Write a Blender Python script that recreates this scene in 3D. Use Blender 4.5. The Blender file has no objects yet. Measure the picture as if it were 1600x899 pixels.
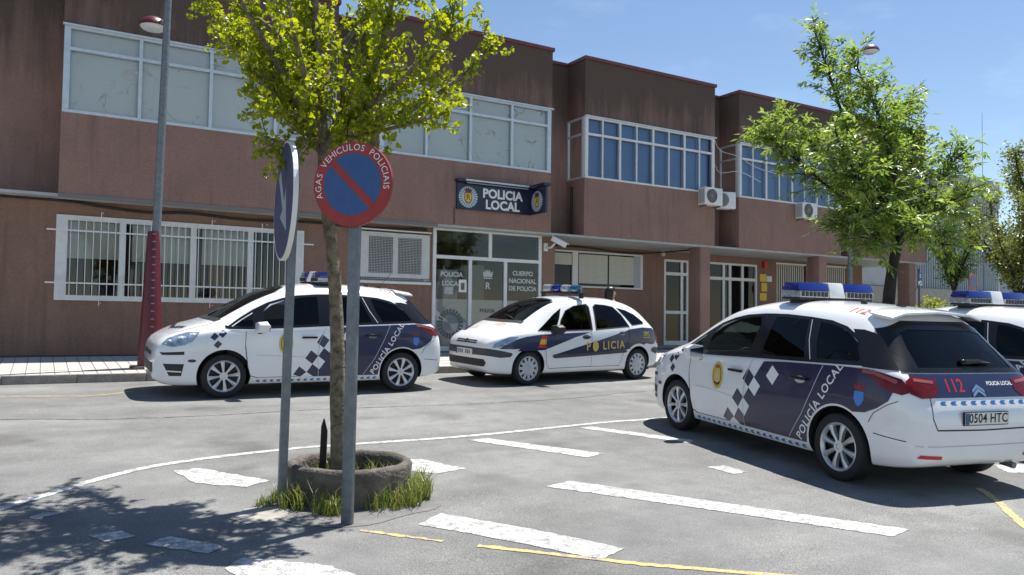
import bpy, bmesh, math, random
import numpy as np
from mathutils import Vector, Matrix, noise
from mathutils.bvhtree import BVHTree
R = math.radians
random.seed(7)
SC = bpy.context.scene
COL = SC.collection

# ------------------------------------------------------------------ camera, sky, sun, exposure
# world: X along the street front, Y towards the police station, Z up
cam_d = bpy.data.cameras.new('camera'); cam = bpy.data.objects.new('camera', cam_d); COL.objects.link(cam)
cam_d.sensor_width = 36.0; cam_d.lens = 1231.0 / 1600.0 * 36.0
cam_d.clip_start = 0.05; cam_d.clip_end = 3000.0
RW = ((0.8589703656815212, 0.031352086217702954, 0.511064533665516),
      (-0.5118528310082033, 0.02667377855189296, 0.8586589479686634),
      (0.013288727171595233, -0.9991524189169348, 0.038959639405371956))
cam.matrix_world = Matrix(((RW[0][0], -RW[0][1], -RW[0][2], 0.0),
                           (RW[1][0], -RW[1][1], -RW[1][2], 0.0),
                           (RW[2][0], -RW[2][1], -RW[2][2], 1.34), (0, 0, 0, 1)))
SC.camera = cam

SUN_DIR = Vector((0.40, 0.115, 1.0)).normalized()          # towards the sun
SUN_EL = math.asin(SUN_DIR.z); SUN_AZ = math.atan2(SUN_DIR.x, SUN_DIR.y)
world = bpy.data.worlds.new('World'); SC.world = world; world.use_nodes = True
wn = world.node_tree; wn.nodes.clear()
w_out = wn.nodes.new('ShaderNodeOutputWorld'); w_bg = wn.nodes.new('ShaderNodeBackground'); w_sky = wn.nodes.new('ShaderNodeTexSky')
w_sky.sky_type = 'NISHITA'; w_sky.sun_disc = False; w_sky.sun_elevation = SUN_EL; w_sky.sun_rotation = SUN_AZ
w_sky.air_density = 1.0; w_sky.dust_density = 0.0; w_sky.ozone_density = 1.6; w_sky.altitude = 100
w_bg.inputs['Strength'].default_value = 0.084
# faint high cirrus over the whole sky
w_tc = wn.nodes.new('ShaderNodeTexCoord'); w_map = wn.nodes.new('ShaderNodeMapping'); w_map.inputs['Scale'].default_value = (2.2, 3.4, 9.0)
w_noise = wn.nodes.new('ShaderNodeTexNoise'); w_noise.inputs['Scale'].default_value = 1.6; w_noise.inputs['Detail'].default_value = 7; w_noise.inputs['Roughness'].default_value = 0.6
w_ramp = wn.nodes.new('ShaderNodeValToRGB'); w_ramp.color_ramp.elements[0].position = 0.55; w_ramp.color_ramp.elements[0].color = (0, 0, 0, 1); w_ramp.color_ramp.elements[1].position = 0.85; w_ramp.color_ramp.elements[1].color = (0.13, 0.13, 0.13, 1)
w_mix = wn.nodes.new('ShaderNodeMix'); w_mix.data_type = 'RGBA'; w_mix.inputs['B'].default_value = (11.0, 12.0, 13.0, 1)
wn.links.new(w_tc.outputs['Generated'], w_map.inputs['Vector']); wn.links.new(w_map.outputs[0], w_noise.inputs['Vector']); wn.links.new(w_noise.outputs['Fac'], w_ramp.inputs['Fac'])
wn.links.new(w_ramp.outputs['Color'], w_mix.inputs['Factor']); wn.links.new(w_sky.outputs[0], w_mix.inputs['A']); wn.links.new(w_mix.outputs['Result'], w_bg.inputs['Color']); wn.links.new(w_bg.outputs[0], w_out.inputs['Surface'])
sun_d = bpy.data.lights.new('sun', 'SUN'); sun = bpy.data.objects.new('sun', sun_d); COL.objects.link(sun)
sun_d.energy = 5.0; sun_d.angle = R(0.55); sun_d.color = (1.0, 0.965, 0.91)
sun.rotation_euler = SUN_DIR.to_track_quat('Z', 'Y').to_euler(); sun.location = (20, 20, 40)
vs = SC.view_settings
vs.view_transform = 'Standard'; vs.look = 'None'; vs.gamma = 1.0; vs.use_curve_mapping = False; vs.exposure = 0.75
SC.cycles.use_denoising = True
SC.cycles.max_bounces = 8; SC.cycles.transparent_max_bounces = 16

# ------------------------------------------------------------------ helpers
def tag(o, label=None, cat=None, group=None, kind=None):
    if label: o['label'] = label
    if cat: o['category'] = cat
    if group: o['group'] = group
    if kind: o['kind'] = kind
    return o

def empty(name, loc=(0, 0, 0), rz=0.0):
    o = bpy.data.objects.new(name, None); COL.objects.link(o)
    o.location = loc; o.rotation_euler = (0, 0, rz); o.empty_display_size = 0.2
    return o

def link(name, me, mats, parent=None, loc=None):
    o = bpy.data.objects.new(name, me); COL.objects.link(o)
    for m in (mats if isinstance(mats, (list, tuple)) else [mats]):
        if len(me.materials) < (len(mats) if isinstance(mats, (list, tuple)) else 1): me.materials.append(m)
    if parent is not None: o.parent = parent
    if loc is not None: o.location = loc
    return o

def inst(name, src, parent, loc, rot=None, scale=None):
    o = bpy.data.objects.new(name, src.data if hasattr(src, 'data') else src); COL.objects.link(o)
    o.parent = parent; o.location = loc
    if rot is not None: o.rotation_euler = rot
    if scale is not None: o.scale = scale
    return o

def copy_tree(o, parent=None):
    c = o.copy(); COL.objects.link(c)
    if parent is not None: c.parent = parent
    for ch in list(o.children): copy_tree(ch, c)
    return c

class MB:
    """collects shapes into one mesh"""
    def __init__(s, off=(0, 0, 0)): s.v = []; s.f = []; s.m = []; s.off = Vector(off)
    def add(s, verts, faces, mi=0):
        b = len(s.v); s.v += [tuple(Vector(p) - s.off) for p in verts]; s.f += [tuple(b + i for i in f) for f in faces]; s.m += [mi] * len(faces)
        return s
    def box(s, x0, x1, y0, y1, z0, z1, mi=0):
        return s.add([(x0, y0, z0), (x1, y0, z0), (x1, y1, z0), (x0, y1, z0), (x0, y0, z1), (x1, y0, z1), (x1, y1, z1), (x0, y1, z1)],
                     [(3, 2, 1, 0), (4, 5, 6, 7), (0, 1, 5, 4), (1, 2, 6, 5), (2, 3, 7, 6), (3, 0, 4, 7)], mi)
    def quad(s, a, b, c, d, mi=0): return s.add([a, b, c, d], [(0, 1, 2, 3)], mi)
    def tube(s, p0, p1, r0, r1=None, n=8, caps=True, mi=0):
        r1 = r0 if r1 is None else r1
        p0 = Vector(p0); p1 = Vector(p1); d = (p1 - p0)
        if d.length < 1e-6: return s
        d.normalize(); a = d.orthogonal().normalized(); b = d.cross(a)
        vs_ = []
        for p, r in ((p0, r0), (p1, r1)):
            for i in range(n):
                t = 2 * math.pi * i / n; vs_.append(p + a * (r * math.cos(t)) + b * (r * math.sin(t)))
        fs = [(i, (i + 1) % n, n + (i + 1) % n, n + i) for i in range(n)]
        if caps: fs += [tuple(range(n - 1, -1, -1)), tuple(range(n, 2 * n))]
        return s.add(vs_, fs, mi)
    def path(s, pts, rads, n=7, mi=0):
        """continuous tube through points"""
        pts = [Vector(p) for p in pts]; b = len(s.v); rings = []
        prev = None
        for i, p in enumerate(pts):
            d = (pts[min(i + 1, len(pts) - 1)] - pts[max(i - 1, 0)])
            d = d.normalized() if d.length > 1e-7 else Vector((0, 0, 1))
            if prev is None: a = d.orthogonal().normalized()
            else:
                a = (prev - d * prev.dot(d))
                a = a.normalized() if a.length > 1e-5 else d.orthogonal().normalized()
            prev = a; c = d.cross(a); r = rads[i] if isinstance(rads, (list, tuple)) else rads
            rings.append([p + a * (r * math.cos(2 * math.pi * k / n)) + c * (r * math.sin(2 * math.pi * k / n)) for k in range(n)])
        vs_ = [q for r_ in rings for q in r_]; fs = []
        for i in range(len(pts) - 1):
            for k in range(n): fs.append((i * n + k, i * n + (k + 1) % n, (i + 1) * n + (k + 1) % n, (i + 1) * n + k))
        fs += [tuple(range(n - 1, -1, -1)), tuple(range((len(pts) - 1) * n, len(pts) * n))]
        return s.add(vs_, fs, mi)
    def lathe(s, prof, n=24, axis='z', o=(0, 0, 0), close=False, mi=0, caps=True):
        """prof: (radius, height) list"""
        vs_ = []
        for r_, h in prof:
            for k in range(n):
                t = 2 * math.pi * k / n; c, q = r_ * math.cos(t), r_ * math.sin(t)
                p = (c, q, h) if axis == 'z' else ((c, h, q) if axis == 'y' else (h, c, q))
                vs_.append((p[0] + o[0], p[1] + o[1], p[2] + o[2]))
        fs = []; m = len(prof)
        for i in range(m - 1 if not close else m):
            j = (i + 1) % m
            for k in range(n): fs.append((i * n + k, i * n + (k + 1) % n, j * n + (k + 1) % n, j * n + k))
        if not close and caps:
            if prof[0][0] > 1e-4: fs.append(tuple(range(n - 1, -1, -1)))
            if prof[-1][0] > 1e-4: fs.append(tuple(range((m - 1) * n, m * n)))
        return s.add(vs_, fs, mi)
    def prism(s, poly, axis, a, b, mi=0):
        """extrude 2D polygon; axis 'y': poly in (x,z); 'x': (y,z); 'z': (x,y)"""
        def P(p, t): return (p[0], t, p[1]) if axis == 'y' else ((t, p[0], p[1]) if axis == 'x' else (p[0], p[1], t))
        n = len(poly)
        return s.add([P(p, a) for p in poly] + [P(p, b) for p in poly],
                     [tuple(range(n - 1, -1, -1)), tuple(range(n, 2 * n))] + [(i, (i + 1) % n, n + (i + 1) % n, n + i) for i in range(n)], mi)
    def mesh(s, name='mesh', smooth=False, angle=None, fix=True):
        me = bpy.data.meshes.new(name); me.from_pydata([tuple(p) for p in s.v], [], s.f)
        if any(s.m): me.polygons.foreach_set('material_index', s.m)
        if fix:
            bm = bmesh.new(); bm.from_mesh(me); bmesh.ops.recalc_face_normals(bm, faces=bm.faces); bm.to_mesh(me); bm.free()
        if smooth:
            me.polygons.foreach_set('use_smooth', [True] * len(me.polygons))
            if angle: me.set_sharp_from_angle(angle=R(angle))
        me.update(); return me
    def build(s, name, mats, parent=None, smooth=False, angle=None, bevel=0.0, fix=True):
        me = s.mesh(name, smooth, angle, fix)
        o = link(name, me, mats, parent)
        if bevel > 0:
            bm = bmesh.new(); bm.from_mesh(me)
            bmesh.ops.remove_doubles(bm, verts=bm.verts, dist=1e-5)
            es = [e for e in bm.edges if len(e.link_faces) == 2 and e.calc_face_angle(0) > 0.6]
            bmesh.ops.bevel(bm, geom=es, offset=bevel, segments=2, affect='EDGES', profile=0.6)
            bm.to_mesh(me); bm.free(); me.polygons.foreach_set('use_smooth', [True] * len(me.polygons)); me.set_sharp_from_angle(angle=R(40))
        return o

def text2d(body, size=1.0, align='CENTER', fat=0.0, res=3, spacing=1.0):
    """returns (verts2d, faces) of filled text"""
    cu = bpy.data.curves.new('lettering', 'FONT'); cu.body = body; cu.size = size; cu.align_x = align; cu.align_y = 'CENTER'
    cu.offset = fat; cu.resolution_u = res; cu.space_character = spacing
    o = bpy.data.objects.new('lettering', cu); COL.objects.link(o)
    bpy.context.view_layer.update()
    ev = o.evaluated_get(bpy.context.evaluated_depsgraph_get()); me = ev.to_mesh()
    v = [(p.co.x, p.co.y) for p in me.vertices]; f = [tuple(p.vertices) for p in me.polygons]
    ev.to_mesh_clear(); bpy.data.objects.remove(o); bpy.data.curves.remove(cu)
    return v, f

# ------------------------------------------------------------------ materials
def nodes(m): return m.node_tree.nodes, m.node_tree.links
def mat(name, col, rough=0.6, metal=0.0, spec=0.5, coat=0.0, var=0.0, vscale=4.0, bump=0.0, bscale=60.0, col2=None, detail=6.0, trans=0.0, emit=None, noise_rough=0.0):
    m = bpy.data.materials.new(name); m.use_nodes = True; N, L = nodes(m); b = N['Principled BSDF']
    b.inputs['Base Color'].default_value = (*col, 1); b.inputs['Roughness'].default_value = rough; b.inputs['Metallic'].default_value = metal
    b.inputs['Specular IOR Level'].default_value = spec; b.inputs['Coat Weight'].default_value = coat; b.inputs['Coat Roughness'].default_value = 0.04
    if trans: b.inputs['Transmission Weight'].default_value = trans
    tc = None
    if var > 0 or bump > 0 or noise_rough > 0:
        tc = N.new('ShaderNodeTexCoord')
    if var > 0:
        n = N.new('ShaderNodeTexNoise'); n.inputs['Scale'].default_value = vscale; n.inputs['Detail'].default_value = detail; n.inputs['Roughness'].default_value = 0.65
        L.new(tc.outputs['Object'], n.inputs['Vector'])
        cr = N.new('ShaderNodeValToRGB'); cr.color_ramp.elements[0].position = 0.3; cr.color_ramp.elements[1].position = 0.72
        c2 = col2 if col2 else tuple(max(0, c * (1 - var)) for c in col)
        cr.color_ramp.elements[0].color = (*c2, 1); cr.color_ramp.elements[1].color = (*[min(1, c * (1 + var * 0.4)) for c in col], 1)
        L.new(n.outputs['Fac'], cr.inputs['Fac']); L.new(cr.outputs['Color'], b.inputs['Base Color'])
        if noise_rough > 0:
            mr = N.new('ShaderNodeMapRange'); mr.inputs['To Min'].default_value = rough - noise_rough; mr.inputs['To Max'].default_value = rough + noise_rough
            L.new(n.outputs['Fac'], mr.inputs['Value']); L.new(mr.outputs[0], b.inputs['Roughness'])
    if bump > 0:
        n2 = N.new('ShaderNodeTexNoise'); n2.inputs['Scale'].default_value = bscale; n2.inputs['Detail'].default_value = 4.0
        L.new(tc.outputs['Object'], n2.inputs['Vector'])
        bp = N.new('ShaderNodeBump'); bp.inputs['Strength'].default_value = bump; bp.inputs['Distance'].default_value = 0.02
        L.new(n2.outputs['Fac'], bp.inputs['Height']); L.new(bp.outputs[0], b.inputs['Normal'])
    return m

def glass(name, tint=(0.5, 0.55, 0.55), gloss=0.06, rough=0.02, ior=1.5):
    """thin pane: tinted see-through with mirror reflections by angle"""
    m = bpy.data.materials.new(name); m.use_nodes = True; N, L = nodes(m); N.clear()
    o = N.new('ShaderNodeOutputMaterial'); t = N.new('ShaderNodeBsdfTransparent'); g = N.new('ShaderNodeBsdfGlossy'); mx = N.new('ShaderNodeMixShader'); fr = N.new('ShaderNodeFresnel')
    t.inputs['Color'].default_value = (*tint, 1); g.inputs['Roughness'].default_value = rough; fr.inputs['IOR'].default_value = ior
    ad = N.new('ShaderNodeMath'); ad.operation = 'ADD'; ad.use_clamp = True; ad.inputs[1].default_value = gloss
    L.new(fr.outputs[0], ad.inputs[0]); L.new(ad.outputs[0], mx.inputs['Fac']); L.new(t.outputs[0], mx.inputs[1]); L.new(g.outputs[0], mx.inputs[2])
    L.new(mx.outputs[0], o.inputs['Surface'])
    return m

def leafmat(name, col, col2, trans=0.45):
    m = bpy.data.materials.new(name); m.use_nodes = True; N, L = nodes(m); N.clear()
    o = N.new('ShaderNodeOutputMaterial'); d = N.new('ShaderNodeBsdfPrincipled'); t = N.new('ShaderNodeBsdfTranslucent'); mx = N.new('ShaderNodeMixShader')
    ge = N.new('ShaderNodeNewGeometry'); cr = N.new('ShaderNodeValToRGB')
    cr.color_ramp.elements[0].color = (*col, 1); cr.color_ramp.elements[1].color = (*col2, 1)
    L.new(ge.outputs['Random Per Island'], cr.inputs['Fac'])
    d.inputs['Roughness'].default_value = 0.38; d.inputs['Specular IOR Level'].default_value = 0.45
    hs = N.new('ShaderNodeHueSaturation'); hs.inputs['Value'].default_value = 1.5; hs.inputs['Hue'].default_value = 0.485; hs.inputs['Saturation'].default_value = 1.1
    L.new(cr.outputs['Color'], d.inputs['Base Color']); L.new(cr.outputs['Color'], hs.inputs['Color']); L.new(hs.outputs['Color'], t.inputs['Color'])
    mx.inputs['Fac'].default_value = trans
    L.new(d.outputs[0], mx.inputs[1]); L.new(t.outputs[0], mx.inputs[2]); L.new(mx.outputs[0], o.inputs['Surface'])
    return m

def asphalt():
    m = bpy.data.materials.new('asphalt'); m.use_nodes = True; N, L = nodes(m); b = N['Principled BSDF']
    tc = N.new('ShaderNodeTexCoord')
    def noi(s, d=6, r=0.6):
        n = N.new('ShaderNodeTexNoise'); n.inputs['Scale'].default_value = s; n.inputs['Detail'].default_value = d; n.inputs['Roughness'].default_value = r
        L.new(tc.outputs['Object'], n.inputs['Vector']); return n
    big = noi(0.35, 5, 0.6); mid = noi(2.3, 6, 0.7); fine = noi(95, 3, 0.7)
    vo = N.new('ShaderNodeTexVoronoi'); vo.inputs['Scale'].default_value = 85; L.new(tc.outputs['Object'], vo.inputs['Vector'])
    r1 = N.new('ShaderNodeValToRGB'); e = r1.color_ramp.elements; e[0].position = 0.3; e[0].color = (0.193, 0.193, 0.19, 1); e[1].position = 0.7; e[1].color = (0.275, 0.275, 0.271, 1)
    L.new(big.outputs['Fac'], r1.inputs['Fac'])
    r2 = N.new('ShaderNodeValToRGB'); e = r2.color_ramp.elements; e[0].position = 0.25; e[0].color = (0.74, 0.74, 0.74, 1); e[1].position = 0.7; e[1].color = (1.08, 1.08, 1.07, 1)
    L.new(mid.outputs['Fac'], r2.inputs['Fac'])
    r3 = N.new('ShaderNodeValToRGB'); e = r3.color_ramp.elements; e[0].position = 0.32; e[0].color = (0.42, 0.42, 0.42, 1); e[1].position = 0.66; e[1].color = (1.32, 1.31, 1.29, 1)
    L.new(fine.outputs['Fac'], r3.inputs['Fac'])
    def mul(a, b_):
        x = N.new('ShaderNodeMix'); x.data_type = 'RGBA'; x.blend_type = 'MULTIPLY'; x.inputs['Factor'].default_value = 1.0
        L.new(a, x.inputs['A']); L.new(b_, x.inputs['B']); return x.outputs['Result']
    st = noi(0.9, 3, 0.5); r4 = N.new('ShaderNodeValToRGB'); e = r4.color_ramp.elements; e[0].position = 0.30; e[0].color = (0.70, 0.69, 0.68, 1); e[1].position = 0.42; e[1].color = (1, 1, 1, 1)
    L.new(st.outputs['Fac'], r4.inputs['Fac'])
    mp = N.new('ShaderNodeMapping'); mp.inputs['Scale'].default_value = (0.12, 1.5, 1); L.new(tc.outputs['Object'], mp.inputs['Vector'])
    tr = N.new('ShaderNodeTexNoise'); tr.inputs['Scale'].default_value = 1.0; tr.inputs['Detail'].default_value = 3; L.new(mp.outputs[0], tr.inputs['Vector'])
    r5 = N.new('ShaderNodeValToRGB'); e = r5.color_ramp.elements; e[0].position = 0.35; e[0].color = (0.86, 0.86, 0.86, 1); e[1].position = 0.65; e[1].color = (1.07, 1.07, 1.06, 1)
    L.new(tr.outputs['Fac'], r5.inputs['Fac'])
    sp = noi(0.55, 2, 0.5); fmix = N.new('ShaderNodeMix'); fmix.data_type = 'RGBA'; fr_ = N.new('ShaderNodeValToRGB'); fr_.color_ramp.elements[0].position = 0.4; fr_.color_ramp.elements[1].position = 0.6
    L.new(sp.outputs['Fac'], fr_.inputs['Fac']); L.new(fr_.outputs['Color'], fmix.inputs['Factor']); fmix.inputs['A'].default_value = (1, 1, 1, 1); L.new(r3.outputs['Color'], fmix.inputs['B'])
    half = N.new('ShaderNodeMix'); half.data_type = 'RGBA'; half.inputs['Factor'].default_value = 0.55; L.new(r3.outputs['Color'], half.inputs['A']); L.new(fmix.outputs['Result'], half.inputs['B'])
    c = mul(mul(mul(mul(r1.outputs['Color'], r2.outputs['Color']), half.outputs['Result']), r4.outputs['Color']), r5.outputs['Color'])
    vr = N.new('ShaderNodeValToRGB'); e = vr.color_ramp.elements; e[0].position = 0.0; e[0].color = (1.3, 1.28, 1.24, 1); e[1].position = 0.45; e[1].color = (0.9, 0.9, 0.9, 1)
    L.new(vo.outputs['Distance'], vr.inputs['Fac']); c = mul(c, vr.outputs['Color'])
    L.new(c, b.inputs['Base Color']); b.inputs['Roughness'].default_value = 0.88; b.inputs['Specular IOR Level'].default_value = 0.3
    bp = N.new('ShaderNodeBump'); bp.inputs['Strength'].default_value = 0.55; bp.inputs['Distance'].default_value = 0.008
    L.new(fine.outputs['Fac'], bp.inputs['Height']); L.new(bp.outputs[0], b.inputs['Normal'])
    return m

def worn_paint(name, col, wear=0.5):
    """road paint worn through to the asphalt in patches"""
    m = bpy.data.materials.new(name); m.use_nodes = True; N, L = nodes(m); b = N['Principled BSDF']; tc = N.new('ShaderNodeTexCoord')
    n = N.new('ShaderNodeTexNoise'); n.inputs['Scale'].default_value = 14; n.inputs['Detail'].default_value = 9; n.inputs['Roughness'].default_value = 0.78
    n2 = N.new('ShaderNodeTexNoise'); n2.inputs['Scale'].default_value = 80; n2.inputs['Detail'].default_value = 2
    L.new(tc.outputs['Object'], n.inputs['Vector']); L.new(tc.outputs['Object'], n2.inputs['Vector'])
    a = N.new('ShaderNodeMath'); a.operation = 'MULTIPLY_ADD'; a.inputs[1].default_value = 0.45
    L.new(n2.outputs['Fac'], a.inputs[0]); L.new(n.outputs['Fac'], a.inputs[2])
    cr = N.new('ShaderNodeValToRGB'); e = cr.color_ramp.elements; e[0].position = wear + 0.08; e[0].color = (0, 0, 0, 1); e[1].position = wear + 0.26; e[1].color = (1, 1, 1, 1)
    L.new(a.outputs[0], cr.inputs['Fac'])
    d = N.new('ShaderNodeMix'); d.data_type = 'RGBA'; d.inputs['A'].default_value = (0.24, 0.235, 0.225, 1); d.inputs['B'].default_value = (*col, 1)
    L.new(cr.outputs['Color'], d.inputs['Factor']); L.new(d.outputs['Result'], b.inputs['Base Color'])
    b.inputs['Roughness'].default_value = 0.8; b.inputs['Specular IOR Level'].default_value = 0.3
    bp = N.new('ShaderNodeBump'); bp.inputs['Strength'].default_value = 0.4; bp.inputs['Distance'].default_value = 0.006
    L.new(n2.outputs['Fac'], bp.inputs['Height']); L.new(bp.outputs[0], b.inputs['Normal'])
    return m

def stucco(name, col, grime, zlo, zhi, amount=1.0):
    """rough render with black mould creeping down from the parapet and in vertical runs"""
    m = bpy.data.materials.new(name); m.use_nodes = True; N, L = nodes(m); b = N['Principled BSDF']; ge = N.new('ShaderNodeNewGeometry')
    def noi(s, d=5, r=0.6, vec=None):
        n = N.new('ShaderNodeTexNoise'); n.inputs['Scale'].default_value = s; n.inputs['Detail'].default_value = d; n.inputs['Roughness'].default_value = r
        L.new(vec if vec else ge.outputs['Position'], n.inputs['Vector']); return n
    mp = N.new('ShaderNodeMapping'); mp.inputs['Scale'].default_value = (2.2, 2.2, 0.22); L.new(ge.outputs['Position'], mp.inputs['Vector'])
    runs = noi(1.6, 5, 0.65, mp.outputs[0]); mid = noi(1.1, 6, 0.7); fine = noi(38, 4, 0.75)
    sx = N.new('ShaderNodeSeparateXYZ'); L.new(ge.outputs['Position'], sx.inputs[0])
    mr = N.new('ShaderNodeMapRange'); mr.inputs['From Min'].default_value = zlo; mr.inputs['From Max'].default_value = zhi; mr.inputs['To Min'].default_value = -0.25; mr.inputs['To Max'].default_value = 0.55
    L.new(sx.outputs['Z'], mr.inputs['Value'])
    a = N.new('ShaderNodeMath'); a.operation = 'ADD'; L.new(mr.outputs[0], a.inputs[0]); L.new(runs.outputs['Fac'], a.inputs[1])
    a2 = N.new('ShaderNodeMath'); a2.operation = 'MULTIPLY_ADD'; a2.inputs[1].default_value = 0.5; L.new(mid.outputs['Fac'], a2.inputs[0]); L.new(a.outputs[0], a2.inputs[2])
    cr = N.new('ShaderNodeValToRGB'); e = cr.color_ramp.elements; e[0].position = 0.55; e[0].color = (0, 0, 0, 1); e[1].position = 1.05; e[1].color = (amount, amount, amount, 1)
    L.new(a2.outputs[0], cr.inputs['Fac'])
    mp2 = N.new('ShaderNodeMapping'); mp2.inputs['Scale'].default_value = (5.0, 5.0, 0.35); L.new(ge.outputs['Position'], mp2.inputs['Vector'])
    dr = noi(1.1, 4, 0.6, mp2.outputs[0]); dc = N.new('ShaderNodeValToRGB'); e = dc.color_ramp.elements; e[0].position = 0.54; e[0].color = (0, 0, 0, 1); e[1].position = 0.74; e[1].color = (0.32, 0.32, 0.32, 1)
    L.new(dr.outputs['Fac'], dc.inputs['Fac']); mxx = N.new('ShaderNodeMath'); mxx.operation = 'MAXIMUM'; L.new(cr.outputs['Color'], mxx.inputs[0]); L.new(dc.outputs['Color'], mxx.inputs[1])
    d = N.new('ShaderNodeMix'); d.data_type = 'RGBA'; d.inputs['B'].default_value = (*grime, 1); L.new(mxx.outputs[0], d.inputs['Factor'])
    v = N.new('ShaderNodeValToRGB'); e = v.color_ramp.elements; e[0].position = 0.25; e[0].color = (*[c * 0.55 for c in col], 1); e[1].position = 0.75; e[1].color = (*[c * 1.28 for c in col], 1)
    mixn = N.new('ShaderNodeMath'); mixn.operation = 'MULTIPLY_ADD'; mixn.inputs[1].default_value = 0.6; mixn.inputs[2].default_value = 0.0
    L.new(fine.outputs['Fac'], mixn.inputs[0]); ad = N.new('ShaderNodeMath'); ad.operation = 'MULTIPLY_ADD'; ad.inputs[1].default_value = 0.4
    L.new(mid.outputs['Fac'], ad.inputs[0]); L.new(mixn.outputs[0], ad.inputs[2]); L.new(ad.outputs[0], v.inputs['Fac'])
    L.new(v.outputs['Color'], d.inputs['A']); L.new(d.outputs['Result'], b.inputs['Base Color'])
    b.inputs['Roughness'].default_value = 0.92; b.inputs['Specular IOR Level'].default_value = 0.2
    bp = N.new('ShaderNodeBump'); bp.inputs['Strength'].default_value = 0.9; bp.inputs['Distance'].default_value = 0.02
    L.new(fine.outputs['Fac'], bp.inputs['Height']); L.new(bp.outputs[0], b.inputs['Normal'])
    return m

M = {}
M['asphalt'] = asphalt()
M['paint_white'] = worn_paint('worn_white_paint', (0.60, 0.60, 0.585), 0.555)
M['paint_worn'] = worn_paint('very_worn_white_paint', (0.62, 0.62, 0.60), 0.58)
M['paint_yellow'] = worn_paint('worn_yellow_paint', (0.66, 0.47, 0.14), 0.54)
M['tile'] = mat('pavement_tile', (0.50, 0.48, 0.44), 0.85, var=0.35, vscale=3.0, bump=0.3, bscale=90)
M['joint'] = mat('pavement_joint', (0.16, 0.15, 0.13), 0.95)
M['kerb'] = mat('granite_kerb', (0.30, 0.275, 0.24), 0.85, var=0.4, vscale=7, bump=0.5, bscale=70)
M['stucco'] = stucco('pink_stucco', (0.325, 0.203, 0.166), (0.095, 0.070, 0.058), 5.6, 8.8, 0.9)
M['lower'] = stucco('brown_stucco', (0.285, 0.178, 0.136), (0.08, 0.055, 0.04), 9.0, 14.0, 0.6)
M['coping'] = mat('dark_red_coping', (0.17, 0.045, 0.045), 0.5, var=0.4, vscale=6)
M['soffit'] = mat('grey_soffit', (0.42, 0.44, 0.43), 0.8, var=0.25, vscale=2)
M['alu'] = mat('pale_aluminium', (0.58, 0.64, 0.68), 0.38, 0.35, var=0.15, vscale=8)
M['white_frame'] = mat('white_painted_metal', (0.72, 0.73, 0.72), 0.45, var=0.12, vscale=9)
M['glass'] = glass('window_glass', (0.92, 0.95, 0.95), 0.03)
M['glass_dark'] = glass('dark_window_glass', (0.30, 0.36, 0.38), 0.0)
M['frost'] = mat('frosted_film', (0.40, 0.44, 0.46), 0.35, var=0.15, vscale=3)
M['interior'] = mat('interior_wall', (0.085, 0.065, 0.05), 0.9, var=0.3, vscale=0.8)
M['interior_dark'] = mat('interior_dark', (0.06, 0.055, 0.05), 0.9)
M['blind'] = mat('pale_blind', (0.62, 0.62, 0.55), 0.8, var=0.12, vscale=2)
M['black'] = mat('black_rubber', (0.018, 0.018, 0.019), 0.6)
M['steel'] = mat('galvanised_steel', (0.20, 0.22, 0.235), 0.5, 0.5, var=0.35, vscale=14, noise_rough=0.1)
M['concrete'] = mat('weathered_concrete', (0.145, 0.125, 0.105), 0.95, var=0.6, vscale=6, bump=0.8, bscale=40)
M['bark'] = mat('bark', (0.23, 0.19, 0.125), 0.95, var=0.75, vscale=16, bump=1.0, bscale=45)
M['bark_dark'] = mat('dark_bark', (0.045, 0.037, 0.031), 0.95, var=0.5, vscale=10, bump=1.0, bscale=30)
M['red_paint'] = mat('dark_red_paint', (0.115, 0.010, 0.018), 0.4, var=0.25, vscale=10)
M['white'] = mat('white_plastic', (0.75, 0.75, 0.73), 0.45, var=0.1, vscale=8)
M['grey_plastic'] = mat('grey_plastic', (0.32, 0.32, 0.31), 0.6)
M['navy'] = mat('navy_film', (0.012, 0.016, 0.062), 0.25, coat=0.6)
M['blue'] = mat('sign_blue', (0.025, 0.085, 0.24), 0.4, var=0.2, vscale=12)
M['sign_red'] = mat('sign_red', (0.34, 0.022, 0.018), 0.4, var=0.2, vscale=12)
M['sign_white'] = mat('sign_white', (0.75, 0.75, 0.73), 0.4)
M['yellow'] = mat('yellow', (0.75, 0.47, 0.04), 0.45)
M['gold'] = mat('gold_print', (0.62, 0.44, 0.10), 0.4)
M['red'] = mat('red_print', (0.55, 0.02, 0.025), 0.4)
M['lightblue'] = mat('light_blue_print', (0.05, 0.22, 0.62), 0.4)
M['soil'] = mat('soil', (0.09, 0.065, 0.045), 1.0, var=0.4, vscale=10, bump=1.0, bscale=30)
# ------------------------------------------------------------------ ground
SL = 0.04
def gz(y): return SL * (min(y, 14.2) - 8.5)
KY = 14.2                                                   # kerb line
def pz(y): return 0.361 + 0.0374 * (y - 14.35)              # pavement surface
mb = MB()
xs = [-160, -20, -6, -2, 2, 6, 10, 14, 20, 30, 60, 400]; ys = [-90, -20, 0, 3, 6, 9, 12, 14.2, 30, 900]
vv = [(x, y, gz(y)) for y in ys for x in xs]; nx = len(xs)
mb.add(vv, [(j * nx + i, j * nx + i + 1, (j + 1) * nx + i + 1, (j + 1) * nx + i) for j in range(len(ys) - 1) for i in range(nx - 1)])
road = mb.build('road', M['asphalt']); tag(road, kind='structure')

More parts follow.
